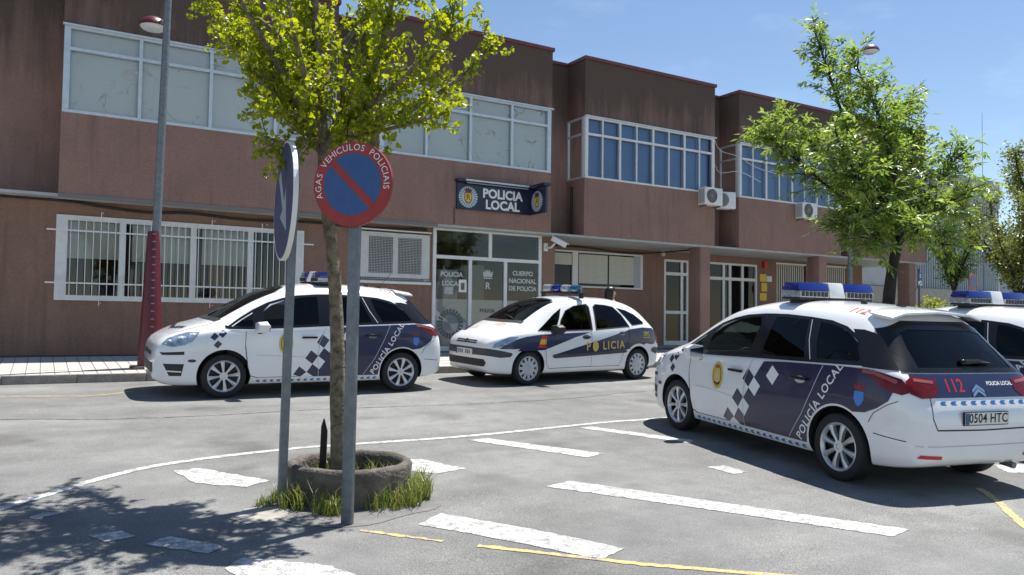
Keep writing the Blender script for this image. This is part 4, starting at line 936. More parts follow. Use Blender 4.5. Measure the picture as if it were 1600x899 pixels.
def make_c4():
    car = empty('police_car')
    skin_mb = C4.mesh(90); sk = Skin(skin_mb)
    cut = []
    cav = C4.mesh(40, 0.055, 0.40, -1.86, 1.32, mi=1); cut.append(cav)
    for x in (A_F, A_R):
        for s in (1, -1):
            c = MB(); c.lathe([(0.372, s * 0.60), (0.372, s * 1.2)], 40, 'y', (x, 0, WR + 0.012), mi=1); cut.append(c)
    W_front_q = [(1.27, 1.02), (1.12, 1.125), (0.93, 1.24), (0.86, 1.02)]
    W_front = [(0.80, 1.02), (0.84, 1.22), (0.68, 1.345), (0.42, 1.44), (0.15, 1.485), (-0.05, 1.495), (-0.04, 1.06)]
    W_rear = [(-0.16, 1.065), (-0.17, 1.50), (-0.45, 1.50), (-0.72, 1.485), (-0.80, 1.30), (-0.90, 1.10)]
    W_rq = [(-0.84, 1.48), (-1.08, 1.445), (-1.27, 1.385), (-1.43, 1.295), (-1.57, 1.175), (-1.59, 1.14), (-1.02, 1.115), (-0.91, 1.28)]
    for poly in (W_front_q, W_front, W_rear, W_rq):
        for (a, b) in ((0.45, 1.3), (-1.3, -0.45)):
            c = MB(); c.prism(poly, 'y', a, b, mi=1); cut.append(c)
    WS = [(1.40, -.60), (1.44, -.35), (1.455, 0), (1.44, .35), (1.40, .60), (0.62, .52), (0.46, .34), (0.40, 0), (0.46, -.34), (0.62, -.52)]
    c = MB(); c.prism(WS, 'z', 1.0, 2.2, mi=1); cut.append(c)
    RG = [(-.56, 1.13), (.56, 1.13), (.52, 1.28), (.47, 1.43), (.40, 1.46), (-.40, 1.46), (-.47, 1.43), (-.52, 1.28)]
    c = MB(); c.prism(RG, 'x', -2.4, -1.45, mi=1); cut.append(c)
    body = boolean(skin_mb, cut, [M['car_white'], M['trim_black']]); body.parent = car
    # glass: black surround, then the panes over the openings
    for sd in 'LR':
        G_ = [(1.36, 1.005), (1.33, 1.03), (1.16, 1.15), (0.96, 1.275), (0.74, 1.385), (0.52, 1.455), (0.30, 1.50), (0.0, 1.525), (-0.35, 1.532), (-0.70, 1.518), (-1.0, 1.495), (-1.22, 1.445), (-1.40, 1.36), (-1.55, 1.25), (-1.68, 1.12), (-1.66, 1.10), (-1.4, 1.09), (-1.0, 1.075), (-0.5, 1.055), (0, 1.035), (0.5, 1.01), (1.0, .99), (1.25, .985)]
        # surround = frame pieces between outline and openings, built as strips along each pillar and edge
        top = G_[1:15]
        def inner(p, k=0.034): return (p[0], p[1] - k)
        s_up = sk.lay('window_surround', sd, top + [inner(p) for p in top], [(i, i + 1, len(top) + i + 1, len(top) + i) for i in range(len(top) - 1)], 0.004, M['gloss_black'], car, 0.09)
        bot = G_[15:] + [G_[0]]
        sk.lay('window_surround', sd, bot + [(p[0], p[1] + 0.042) for p in bot], [(i, i + 1, len(bot) + i + 1, len(bot) + i) for i in range(len(bot) - 1)], 0.004, M['gloss_black'], car, 0.09)
        for pil in ([(0.98, .995), (0.78, 1.0), (0.82, 1.25), (0.70, 1.37), (0.80, 1.35), (0.96, 1.265)], [(0.0, 1.04), (-0.20, 1.05), (-0.21, 1.53), (-0.01, 1.525)], [(-0.87, 1.08), (-1.05, 1.085), (-0.94, 1.28), (-0.87, 1.495), (-0.69, 1.515), (-0.77, 1.30)], [(-1.52, 1.09), (-1.68, 1.10), (-1.64, 1.16), (-1.50, 1.28), (-1.44, 1.28), (-1.54, 1.16)]):
            sk.poly('window_pillar', sd, pil, 0.005, M['gloss_black'], car, 0.09)
        sk.poly('rear_pillar', sd, [(-1.30, 1.425), (-1.42, 1.425), (-1.54, 1.40), (-1.64, 1.345), (-1.76, 1.235), (-1.92, 1.085), (-1.60, 1.092), (-1.54, 1.20), (-1.44, 1.31)], 0.0065, M['gloss_black'], car, 0.03)
        for nm, poly, gm in (('quarter_window', W_front_q, M['car_glass']), ('door_window', W_front, M['car_glass']), ('door_window', W_rear, M['car_privacy']), ('quarter_window', W_rq, M['car_privacy'])):
            cx_ = sum(p[0] for p in poly) / len(poly); cz_ = sum(p[1] for p in poly) / len(poly)
            sk.poly(nm, sd, [(cx_ + (p[0] - cx_) * 1.06, cz_ + (p[1] - cz_) * 1.06) for p in poly], 0.0025, gm, car, 0.09)
        sk.line('window_trim', sd, [(1.30, .985), (1.0, .985), (0.5, 1.005), (0, 1.03), (-0.5, 1.05), (-1.0, 1.07), (-1.4, 1.085), (-1.68, 1.095)], 0.012, 0.006, M['seam_light'], car)
        sk.line('window_trim', sd, [(-0.745, 1.49), (-0.83, 1.29), (-0.95, 1.10)], 0.010, 0.007, M['seam_light'], car)
    sk.poly('windscreen', 'T', [(p[0] + (0.03 if p[0] > 1 else -0.03), p[1] * 1.05) for p in WS], 0.003, M['car_glass'], car, 0.09)
    ws_edge = [(1.49, -.66), (1.53, -.35), (1.545, 0), (1.53, .35), (1.49, .66)]
    sk.lay('cowl', 'T', ws_edge + [(p[0] - 0.10, p[1]) for p in ws_edge], [(i, i + 1, 5 + i + 1, 5 + i) for i in range(4)], 0.005, M['trim_black'], car, 0.09)
    sk.poly('rear_window', 'B', [(p[0] * 1.06, p[1] + (0.012 if p[1] > 1.4 else -0.012)) for p in RG], 0.003, M['car_privacy'], car, 0.09)
    rg = [(-.735, 1.075), (.735, 1.075), (.70, 1.25), (.62, 1.44), (.40, 1.52), (-.40, 1.52), (-.62, 1.44), (-.70, 1.25)]
    ri = [(-.575, 1.115), (.575, 1.115), (.545, 1.27), (.495, 1.41), (.40, 1.44), (-.40, 1.44), (-.495, 1.41), (-.545, 1.27)]
    sk.lay('rear_window_surround', 'B', rg + ri, [(i, (i + 1) % 8, 8 + (i + 1) % 8, 8 + i) for i in range(8)], 0.007, M['gloss_black'], car, 0.025)
    # cabin
    seat(car, 0.35, 0.38); seat(car, 0.35, -0.38); seat(car, -0.75, 0.42, 0.55); seat(car, -0.75, 0.0, 0.55); seat(car, -0.75, -0.42, 0.55)
    MB().box(0.86, 1.31, -0.78, 0.78, 0.45, 0.97).build('dashboard', M['cabin'], car, bevel=0.05)
    stw = MB(); stw.lathe([(0.17, -0.012), (0.185, 0), (0.17, 0.012), (0.155, 0)], 24, 'x', close=True); so = stw.build('steering_wheel', M['trim_black'], car, smooth=True); so.location = (0.75, 0.38, 0.93); so.rotation_euler = (0, R(-25), 0)
    # doors, seams, handles
    BZ = 0.285
    for sd in 'LR':
        front_door = [(1.07, .97), (0.5, 1.0), (-0.10, 1.025), (0.0, .80), (0.02, .60), (0.0, BZ + .01), (0.90, BZ + .005), (1.0, .32), (1.04, .45), (1.08, .75)]
        rear_door = [(-0.115, 1.025), (-0.6, 1.048), (-1.155, 1.07), (-1.03, .80), (-0.90, .55), (-0.72, .30), (-0.015, BZ + .01), (0.005, .60), (-0.015, .80)]
        fd = sk.poly('door', sd, front_door, 0.0015, M['car_white'], car); rd = sk.poly('door', sd, rear_door, 0.0015, M['car_white'], car)
        sk.line('door_seam', sd, front_door[::-1][:5] + [front_door[5]], 0.007, 0.003, M['seam'], fd); sk.line('door_seam', sd, [(1.075, .97), (1.085, .75), (1.045, .45), (1.0, .315), (0.90, BZ)], 0.007, 0.0032, M['seam'], fd)
        sk.line('door_seam', sd, [(-0.105, 1.025), (-0.005, .80), (0.015, .60), (-0.005, BZ)], 0.007, 0.0072, M['seam_light'], rd)
        for (hx, hz, par) in ((0.15, .875, fd), (-0.86, .905, rd)):
            sk.ellipse('handle_recess', sd, hx, hz - 0.012, 0.075, 0.036, 0.0065, M['chrome'] if hx < 0 else M['car_white'], par, 0.05)
            p = sk.pt(sd, hx, hz, 0.03); s_ = 1 if sd == 'L' else -1
            MB().box(p.x - 0.115, p.x + 0.115, p.y - 0.018, p.y + 0.018, p.z - 0.016, p.z + 0.016).build('handle', M['gloss_black'], par, bevel=0.012)
        sk.line('door_crease_shade', sd, [(0.93, .62), (0.5, .60), (0.1, .575)], 0.010, 0.003, mat('crease_shade_grey', (0.55, 0.56, 0.58), 0.35), fd)  # grey line painted for the shade along the door crease, no seam here
        # livery
        navy = [(-0.29, 1.02), (-0.6, 1.043), (-1.0, 1.06), (-1.40, 1.075), (-1.66, 1.08), (-1.80, 1.06), (-1.90, .99), (-1.93, .90), (-1.90, .82), (-1.80, .745), (-1.68, .69)] + arc(A_R, WR + .012, .392, 118, 2, 12) + [(-0.965, .285), (0.225, .285)]
        sk.poly('livery_panel', sd, navy, 0.0045, M['car_navy'], car)
        Bc = Vector((-0.06, .82)); e1 = Vector((-0.11, -.085)); e2 = Vector((0.085, -.12))
        def rh(i, j): c = Bc + e1 * i + e2 * j; return [tuple(c - e1 / 2 - e2 / 2), tuple(c + e1 / 2 - e2 / 2), tuple(c + e1 / 2 + e2 / 2), tuple(c - e1 / 2 + e2 / 2)]
        for (i, j) in ((0, 0), (0, 2), (0, 4)):
            q = rh(i, j)
            if j == 4: q = [(p[0], max(p[1], .285)) for p in q]
            sk.poly('livery_diamond', sd, q, 0.0046, M['car_navy'], car)
        for (i, j) in ((1, 0), (1, 2), (2, -2), (1, 4)):
            q = [(p[0], min(max(p[1], .287), 1.03)) for p in rh(i, j)]
            sk.poly('livery_diamond', sd, q, 0.0062, M['car_text'], car)
        for (cx_, cz_) in ((1.40, .925), (1.51, .885), (1.465, .775)): sk.poly('livery_diamond', sd, [(cx_, cz_ + .058), (cx_ - .058, cz_ + .01), (cx_, cz_ - .055), (cx_ + .058, cz_ - .01)], 0.004, M['car_navy'], car)
        sk.line('pinstripe', sd, [(-0.72, .30), (-0.90, .55), (-1.03, .80), (-1.155, 1.07)], 0.008, 0.0075, M['seam_light'], car)
        if sd == 'L': sk.text('POLICÍA LOCAL', 'L', -1.115, .70, 0.118, R(57), 0.0068, M['car_text'], car, 0.002, align='CENTER', spacing=1.12)
        else: sk.text('POLICÍA LOCAL', 'R', -1.115, .70, 0.118, R(-57), 0.0068, M['car_text'], car, 0.002, align='CENTER', spacing=1.12)
        # round door badge
        sk.ellipse('door_badge', sd, 0.50, .785, 0.105, 0.16, 0.004, M['gold'], car); sk.ellipse('door_badge_ring', sd, 0.50, .785, 0.074, 0.125, 0.0052, M['gloss_black'], car)
        sk.ellipse('door_badge_field', sd, 0.50, .785, 0.066, 0.114, 0.0064, M['gold'], car); sk.poly('door_badge_figure', sd, [(0.51, .715), (0.49, .715), (0.485, .80), (0.50, .835), (0.515, .80)], 0.0076, M['seam_light'], car)
        sk.poly('door_badge_crown', sd, [(0.525, .865), (0.475, .865), (0.465, .90), (0.50, .885), (0.535, .90)], 0.0076, M['red'], car); sk.line('door_badge_scroll', sd, [(0.55, .705), (0.50, .685), (0.45, .705)], 0.018, 0.0078, M['gloss_black'], car)
        # shield and crown behind the wheel
        sk.poly('coat_of_arms', sd, [(-1.56, .87), (-1.66, .87), (-1.665, .80), (-1.64, .755), (-1.61, .735), (-1.58, .755), (-1.555, .80)], 0.0066, M['lightblue'], car)
        sk.poly('coat_of_arms', sd, [(-1.565, .885), (-1.655, .885), (-1.67, .94), (-1.635, .92), (-1.61, .955), (-1.585, .92), (-1.55, .94)], 0.0066, mat('dark_red_print', (0.25, 0.015, 0.02), 0.5), car)
        # sill with blue chevrons
        sk.poly('sill_strip', sd, [(0.985, .205), (0.985, .272), (-0.955, .272), (-0.955, .205)], 0.003, M['car_text'], car)
        for k in range(19):
            x = 0.92 - k * 0.1
            for (z0, z1, dx) in ((.222, .239, 0), (.239, .257, 1)):
                a0 = x + (0.022 if dx else 0); a1 = x + (0 if dx else 0.022)
                if dx: q = [(x - 0.0, z0), (x - 0.045, z0), (x - 0.07, z1), (x - 0.025, z1)]
                else: q = [(x - 0.025, z0), (x - 0.07, z0), (x - 0.045, z1), (x - 0.0, z1)]
                sk.poly('sill_chevron', sd, q, 0.0045, M['chevron'], car, 0.2)
        # lamps
        hl = [(2.18, .765), (2.10, .845), (1.98, .90), (1.84, .945), (1.70, .945), (1.80, .82), (1.90, .765), (2.05, .735)]
        sk.poly('headlight', sd, hl, 0.006, M['headlamp'], car, 0.05)
        tl = [(-1.56, 1.072), (-1.72, 1.075), (-1.86, 1.05), (-1.97, 1.02), (-2.03, .96), (-2.05, .91), (-2.0, .885), (-1.90, .905), (-1.80, .95), (-1.68, 1.02)]
        tail = sk.poly('tail_light', sd, tl, 0.007, M['taillamp'], car, 0.04)
        sk.line('tail_light_window', sd, [(-1.62, 1.058), (-1.74, 1.052), (-1.86, 1.02), (-1.95, .99)], 0.03, 0.009, M['tail_clear'], tail, 0.04)
        sk.poly('fog_recess', sd, [(2.16, .50), (1.90, .50), (1.93, .33), (2.08, .33)], 0.003, M['trim_black'], car, 0.05); sk.line('fog_blade', sd, [(2.16, .40), (1.93, .39)], 0.018, 0.006, M['car_white'], car, 0.05)
        sk.poly('bumper_insert', sd, [(2.20, .655), (1.90, .675), (1.90, .63), (2.17, .62)], 0.004, M['trim_black'], car, 0.05); sk.ellipse('side_marker', sd, 1.80, .545, 0.055, 0.022, 0.004, M['navy'], car)
        sk.line('bumper_seam', sd, [(-1.72, .61), (-1.77, .70), (-1.90, .79), (-1.98, .83)], 0.006, 0.0048, M['seam'], car); sk.line('bumper_seam', sd, [(-1.77, .52), (-1.95, .50), (-2.05, .49)], 0.008, 0.003, M['seam'], car)
        mirror(car, 0.86, 0.90 * (1 if sd == 'L' else -1), 1.02, M['car_white'], 1 if sd == 'L' else -1)
    for s_ in (1, -1): sk.line('bonnet_seam', 'T', [(1.50, s_ * .70), (1.75, s_ * .685), (1.95, s_ * .63), (2.08, s_ * .52)], 0.008, 0.003, M['seam'], car)
    # front
    sk.poly('grille', 'F', [(-.42, .60), (.42, .60), (.38, .66), (-.38, .66)], 0.004, M['trim_black'], car); sk.poly('lower_grille', 'F', [(-.5, .36), (.5, .36), (.52, .50), (-.52, .50)], 0.004, M['trim_black'], car)
    for k in range(7): x = -0.42 + k * 0.14; sk.poly('bonnet_diamond', 'T', [(1.96 - abs(x) * .2, x - .07), (2.02 - abs(x) * .2, x), (1.96 - abs(x) * .2, x + .07), (1.90 - abs(x) * .2, x)], 0.004, M['car_navy'], car)
    for (y0, s_) in ((0.03, 1), (0.03, -1)):
        for k in range(2): sk.poly('badge', 'F', [(0, .655 + k * .022), (s_ * .07, .625 + k * .022), (s_ * .07, .640 + k * .022), (0, .672 + k * .022)], 0.008, M['chrome'], car, 0.2)
    # rear: navy band between the lamps, tailgate, bumper, plate
    sk.poly('livery_panel', 'B', [(-.70, 1.068), (.70, 1.068), (.72, .965), (.64, .90), (.56, .87), (-.56, .87), (-.64, .90), (-.72, .965)], 0.0045, M['car_navy'], car, 0.06)
    for s_ in (1, -1):
        tr = sk.poly('tail_light', 'B', [(s_ * .47, 1.025), (s_ * .70, 1.045), (s_ * .76, 1.0), (s_ * .755, .90), (s_ * .68, .865), (s_ * .55, .87), (s_ * .47, .93)], 0.008, M['taillamp'], car, 0.04)
        sk.poly('tail_light_window', 'B', [(s_ * .50, 1.010), (s_ * .69, 1.030), (s_ * .70, 1.005), (s_ * .51, .985)], 0.0105, M['tail_clear'], tr, 0.04)
        sk.poly('reflector', 'B', [(s_ * .50, .345), (s_ * .72, .355), (s_ * .70, .385), (s_ * .50, .375)], 0.006, M['red'], car, 0.05)
        sk.line('tailgate_seam', 'B', [(s_ * .585, .87), (s_ * .60, .70), (s_ * .56, .60)], 0.008, 0.004, M['seam'], car)
    sk.line('tailgate_seam', 'B', [(-.56, .60), (0, .59), (.56, .60)], 0.012, 0.004, M['seam'], car); sk.line('bumper_crease', 'B', [(-.74, .46), (0, .455), (.74, .46)], 0.008, 0.003, M['seam_light'], car)
    sk.poly('tailgate_lip', 'B', [(-.55, .80), (.55, .80), (.55, .845), (-.55, .845)], 0.012, M['car_white'], car)
    for k in range(9):
        y0 = 0.48 - k * 0.12
        for (z0, z1, dx) in ((.805, .822, 0), (.822, .840, 1)):
            q = [(y0, z0), (y0 - .055, z0), (y0 - .03, z1), (y0 + .025, z1)] if dx == 0 else [(y0 + .025, z0), (y0 - .03, z0), (y0 - .055, z1), (y0, z1)]
            sk.poly('tailgate_chevron', 'B', q, 0.0135, M['chevron'], car, 0.2)
    sk.text('112', 'B', 0.27, .965, 0.155, 0, 0.0065, M['red'], car, 0.002); sk.text('POLICIA LOCAL', 'B', -0.30, .985, 0.046, 0, 0.0068, M['car_text'], car, 0.0015)
    for s_ in (1, -1):
        for k in range(2): sk.poly('badge', 'B', [(0.0, .955 + k * .035 - .04), (s_ * .075, .90 + k * .035 - .03), (s_ * .075, .925 + k * .035 - .03), (0.0, .985 + k * .035 - .04)], 0.010, M['chrome'], car, 0.2)
    sk.text('112', 'T', -1.20, .50, 0.15, R(0), 0.004, M['red'], car, 0.001)
    p = sk.pt('B', 0.0, .70, 0.012)
    pl = MB(); pl.box(p.x - 0.012, p.x + 0.002, -.27, .27, .635, .755); plo = pl.build('number_plate', M['gloss_black'], car)
    MB().box(p.x - 0.016, p.x - 0.012, -.26, .26, .643, .747).build('plate_field', M['plate'], plo); MB().box(p.x - 0.019, p.x - 0.016, .215, .258, .645, .745).build('plate_band', M['blue'], plo)
    v, f = text2d('0504 HTC', 0.115, 'CENTER', 0.002, spacing=1.05); t = MB(); t.add([(p.x - 0.0175, -0.02 - q[0] * 0.92, .695 + q[1]) for q in v], f); t.build('lettering', M['gloss_black'], plo, fix=False)
    # rear wiper, spoiler, aerial
    a = sk.pt('B', 0.0, 1.16, 0.012); b_ = sk.pt('B', -0.30, 1.15, 0.02); MB().path([a + Vector((0, 0.05, 0)), a, (a + b_) / 2 + Vector((-0.012, 0, 0.012)), b_], [0.03, 0.026, 0.018, 0.008], n=8).build('rear_wiper', M['gloss_black'], car, smooth=True)
    sp = MB()
    for x, z, hw, th in ((-1.36, 1.650, .555, .012), (-1.52, 1.628, .575, .030), (-1.66, 1.610, .57, .022)):
        for y_, dz in ((-1, -.055), (-.72, -.012), (0, .008), (.72, -.012), (1, -.055)): sp.v.append((x, y_ * hw, z + dz))
        for y_, dz in ((-1, -.055), (-.72, -.012), (0, .008), (.72, -.012), (1, -.055)): sp.v.append((x, y_ * hw, z + dz - th))
    for i in range(2):
        for j in range(4): sp.f += [(i * 10 + j, i * 10 + j + 1, (i + 1) * 10 + j + 1, (i + 1) * 10 + j), (i * 10 + 5 + j, (i + 1) * 10 + 5 + j, (i + 1) * 10 + 6 + j, i * 10 + 6 + j)]
    for j in range(4): sp.f += [(20 + j, 20 + j + 1, 25 + j + 1, 25 + j), (j, 5 + j, 6 + j, j + 1)]
    sp.f += [(0, 10, 15, 5), (10, 20, 25, 15), (4, 9, 19, 14), (14, 19, 29, 24)]; sp.m = [0] * len(sp.f)
    sp.build('spoiler', M['car_white'], car, bevel=0.006)
    MB().tube((-1.25, 0.02, 1.65), (-1.48, 0.02, 1.90), 0.004, n=5).box(-1.29, -1.21, -0.005, 0.045, 1.64, 1.68).build('aerial', M['trim_black'], car); MB().box(-1.0, -.94, 0.20, 0.24, 1.66, 1.71).build('aerial', M['trim_black'], car, bevel=0.01)
    # light bar: clear lower modules, blue domes, white centre
    lb = MB().box(-0.36, -0.08, -0.51, 0.51, 1.693, 1.723).build('light_bar', M['trim_black'], car, bevel=0.010)
    for yy in (-0.40, 0.40): MB().box(-0.30, -0.14, yy - 0.05, yy + 0.05, 1.638, 1.698).build('bar_foot', M['trim_black'], lb)
    for s_ in (1, -1):
        a0, a1 = (0.11, 0.52) if s_ > 0 else (-0.52, -0.11)
        MB().box(-0.37, -0.07, a0 + 0.005, a1 - 0.005, 1.720, 1.793).build('clear_lens', M['clear_lens'], lb, bevel=0.01)
        for k in range(7):
            yy = s_ * (0.155 + k * 0.053)
            for xx in (-0.374, -0.066): MB().box(xx - 0.004, xx + 0.004, yy - 0.017, yy + 0.017, 1.730, 1.783).build('lamp_module', M['trim_black'], lb)
        q = MB(); q.add([(-0.372, a0, 1.795), (-0.068, a0, 1.795), (-0.068, a1, 1.795), (-0.372, a1, 1.795), (-0.33, a0, 1.883), (-0.11, a0, 1.883), (-0.11, a1 - s_ * 0.015 if s_ > 0 else a1, 1.883), (-0.33, a1 - s_ * 0.015 if s_ > 0 else a1, 1.883)], [(3, 2, 1, 0), (4, 5, 6, 7), (0, 1, 5, 4), (1, 2, 6, 5), (2, 3, 7, 6), (3, 0, 4, 7)]); q.build('blue_lens', M['blue_lens'], lb, bevel=0.02)
    q = MB(); q.add([(-0.38, -0.108, 1.720), (-0.06, -0.108, 1.720), (-0.06, 0.108, 1.720), (-0.38, 0.108, 1.720), (-0.33, -0.10, 1.886), (-0.11, -0.10, 1.886), (-0.11, 0.10, 1.886), (-0.33, 0.10, 1.886)], [(3, 2, 1, 0), (4, 5, 6, 7), (0, 1, 5, 4), (1, 2, 6, 5), (2, 3, 7, 6), (3, 0, 4, 7)]); q.build('centre_section', M['white'], lb, bevel=0.012)
    put_wheels(car, wheel_meshes('alloy', WR, 0.215), A_F, A_R, WR, 0.79)
    MB().box(-1.75, 1.8, -0.58, 0.58, 0.20, 0.30).build('underbody', M['trim_black'], car)
    MB().tube((-2.02, -0.42, 0.26), (-2.15, -0.42, 0.25), 0.03, n=10).build('exhaust', M['steel'], car)
    return car

def place(car, x, y, heading):
    n = Vector((0, -SL, 1)).normalized(); h = Vector((math.cos(heading), math.sin(heading), 0)); h = (h - n * h.dot(n)).normalized(); l = n.cross(h)
    car.matrix_world = Matrix(((h.x, l.x, n.x, x), (h.y, l.y, n.y, y), (h.z, l.z, n.z, gz(y)), (0, 0, 0, 1)))

c4 = make_c4()
tag(c4, 'white and navy police car parked nose in, its rear and number plate towards the viewer', 'car', 'police cars')
place(c4, 7.58, 6.05, R(80.2))
far = copy_tree(c4); tag(far, 'white and navy police car parked along the kerb behind the two signposts', 'car'); place(far, 3.63, 12.75, math.pi)
third = copy_tree(c4); tag(third, 'white police car at the right edge, mostly hidden behind the nearest car', 'car'); place(third, 10.70, 5.98, R(80.8))
fourth = copy_tree(c4); tag(fourth, 'white car of which only the roof shows at the far right edge', 'car'); place(fourth, 13.6, 6.9, R(81))

for c_ in (far, third, fourth):                             # only the nearest car's plate can be read
    for ch in list(c_.children):
        if ch.name.startswith('number_plate'):
            for g_ in list(ch.children):
                if g_.name.startswith('lettering'): bpy.data.objects.remove(g_)

# ---- rounded one box people carrier of the national police
X_F, X_R, XWR = 1.38, -1.38, 0.305
XS = Loft([
 (2.20, .42, .38, .58, .34, .62, .24, .64), (2.18, .30, .54, .66, .50, .71, .38, .73), (2.13, .24, .64, .735, .60, .785, .46, .81), (2.04, .21, .725, .80, .67, .855, .53, .885), (1.9, .20, .79, .855, .735, .92, .58, .955),
 (1.7, .19, .84, .905, .79, .99, .62, 1.03), (1.5, .19, .865, .935, .815, 1.055, .64, 1.10), (1.35, .19, .872, .945, .825, 1.11, .655, 1.175), (1.1, .19, .875, .955, .828, 1.24, .65, 1.32),
 (.8, .19, .876, .965, .83, 1.375, .635, 1.465), (.5, .19, .876, .975, .83, 1.46, .62, 1.555), (.2, .19, .876, .985, .83, 1.505, .61, 1.605), (-.15, .19, .876, .995, .83, 1.52, .60, 1.625), (-.5, .19, .876, 1.01, .83, 1.505, .59, 1.615),
 (-.9, .19, .874, 1.025, .828, 1.485, .585, 1.605), (-1.25, .20, .868, 1.04, .82, 1.43, .575, 1.56), (-1.5, .21, .86, 1.05, .81, 1.36, .575, 1.49), (-1.7, .22, .845, 1.045, .79, 1.265, .585, 1.38), (-1.85, .235, .82, 1.02, .76, 1.15, .60, 1.245), (-1.96, .25, .79, .965, .73, 1.03, .61, 1.09), (-2.05, .285, .745, .87, .69, .905, .60, .945), (-2.10, .33, .67, .76, .62, .785, .54, .81), (-2.12, .40, .56, .64, .52, .66, .44, .67)])

def make_xsara():
    car = empty('police_car'); skin_mb = XS.mesh(84); sk = Skin(skin_mb); cut = []
    cut.append(XS.mesh(40, 0.055, 0.40, -1.8, 1.30, mi=1))
    for x in (X_F, X_R):
        for s in (1, -1): c = MB(); c.lathe([(0.352, s * 0.58), (0.352, s * 1.2)], 40, 'y', (x, 0, XWR + 0.012), mi=1); cut.append(c)
    W1 = [(1.16, .985), (0.98, 1.10), (0.74, 1.265), (0.54, 1.375), (0.64, 1.18), (0.78, .98)]
    W2 = [(0.67, .985), (0.57, 1.18), (0.42, 1.34), (0.20, 1.425), (-0.12, 1.465), (-0.17, 1.41), (-0.13, 1.005)]
    W3 = [(-0.26, 1.01), (-0.32, 1.42), (-0.40, 1.468), (-0.65, 1.455), (-0.84, 1.425), (-1.0, 1.28), (-1.12, 1.065)]
    W4 = [(-0.97, 1.40), (-1.2, 1.36), (-1.40, 1.285), (-1.58, 1.15), (-1.56, 1.11), (-1.24, 1.085), (-1.12, 1.24)]
    for poly in (W1, W2, W3, W4):
        for (a, b) in ((0.42, 1.3), (-1.3, -0.42)): c = MB(); c.prism(poly, 'y', a, b, mi=1); cut.append(c)
    WS = [(1.36, -.56), (1.41, -.3), (1.425, 0), (1.41, .3), (1.36, .56), (0.62, .49), (0.50, .30), (0.46, 0), (0.50, -.30), (0.62, -.49)]
    c = MB(); c.prism(WS, 'z', 1.0, 2.2, mi=1); cut.append(c)
    body = boolean(skin_mb, cut, [M['car_white'], M['trim_black']]); body.parent = car
    for sd in 'LR':
        for nm, poly, gm in (('quarter_window', W1, M['car_glass']), ('door_window', W2, M['car_glass']), ('door_window', W3, M['car_privacy']), ('quarter_window', W4, M['car_privacy'])):
            cx_ = sum(p[0] for p in poly) / len(poly); cz_ = sum(p[1] for p in poly) / len(poly)
            q = [(cx_ + (p[0] - cx_) * 1.07, cz_ + (p[1] - cz_) * 1.08) for p in poly]
            sk.poly(nm, sd, q, 0.003, gm, car, 0.09); sk.lay('window_seal', sd, q + poly, [(i, (i + 1) % len(q), len(q) + (i + 1) % len(q), len(q) + i) for i in range(len(q))], 0.005, M['trim_black'], car, 0.09)
        fdr = [(1.03, .93), (0.5, .955), (-0.10, .97), (-0.10, .30), (0.93, .29), (1.0, .40), (1.03, .70)]; rdr = [(-0.11, .97), (-0.6, 1.0), (-1.12, 1.04), (-1.10, .80), (-1.0, .64), (-0.90, .48), (-0.86, .30), (-0.11, .30)]
        fd = sk.poly('door', sd, fdr, 0.0015, M['car_white'], car); rd = sk.poly('door', sd, rdr, 0.0015, M['car_white'], car)
        sk.line('door_seam', sd, fdr[3:] + [fdr[0]], 0.007, 0.0078, M['seam'], fd); sk.line('door_seam', sd, [(-0.105, 1.45), (-0.105, .97), (-0.105, .295), (-0.86, .295), (-0.92, .48), (-1.0, .64), (-1.10, .80), (-1.125, 1.05)], 0.007, 0.0078, M['seam'], rd)
        # navy sweep over wing and front door, second sweep along the doors to the tail
        nav = [(1.98, .655), (1.86, .74), (1.70, .81), (1.45, .872), (1.15, .905), (0.80, .92), (0.40, .935), (-0.09, .95), (0.30, .855), (0.70, .735), (1.0, .645), (1.06, .63)] + arc(X_F, XWR + .012, .40, 48, 118, 8) + [(1.55, .66), (1.75, .65)]
        sk.poly('livery_panel', sd, nav, 0.0042, M['car_navy'], car)
        nav2 = [(0.80, .545), (0.30, .66), (-0.30, .795), (-0.90, .935), (-1.15, 1.0), (-1.50, 1.035), (-1.83, 1.02), (-1.93, .93), (-1.95, .80), (-1.86, .70), (-1.72, .70), (-1.60, .72)] + arc(X_R, XWR + .012, .40, 112, 48, 8) + [(-1.04, .605), (-0.5, .575), (0.2, .55)]
        sk.poly('livery_panel', sd, nav2, 0.0042, M['car_navy'], car)
        st = [(0.86, .50), (0.84, .545), (0.2, .555), (-0.6, .58), (-1.02, .60), (-1.05, .57), (-1.0, .545), (-0.5, .525), (0.2, .495), (0.80, .475)]
        sk.poly('rubbing_strip', sd, st, 0.012, M['trim_grey'], car)
        s_ = 1 if sd == 'L' else -1
        sk.text('P', sd, -0.02 if sd == 'L' else -1.02, .672, 0.21, R(2) * s_, 0.0072, M['gold'], car, 0.004); sk.text('LICIA', sd, -0.68 if sd == 'L' else -0.40, .692, 0.21, R(2) * s_, 0.0072, M['gold'], car, 0.004, spacing=1.22)
        sk.ellipse('crest', sd, -0.20 if sd == 'L' else -0.84, .682, 0.075, 0.10, 0.0088, M['gold'], car)
        sk.text('091', sd, -1.62, .905, 0.13, 0, 0.0072, M['gold'], car, 0.002); sk.line('underline', sd, [(-1.50, .835), (-1.72, .84)], 0.012, 0.0072, M['gold'], car)
        for (za, zb_, m_) in ((.675, .735, M['red']), (.735, .825, M['yellow']), (.825, .885, M['red'])): sk.poly('flag', sd, [(1.20 - (za - .675) * .45, za), (1.03 - (za - .675) * .2, za), (1.03 - (zb_ - .675) * .2, zb_), (1.20 - (zb_ - .675) * .45, zb_)], 0.0066, m_, car)
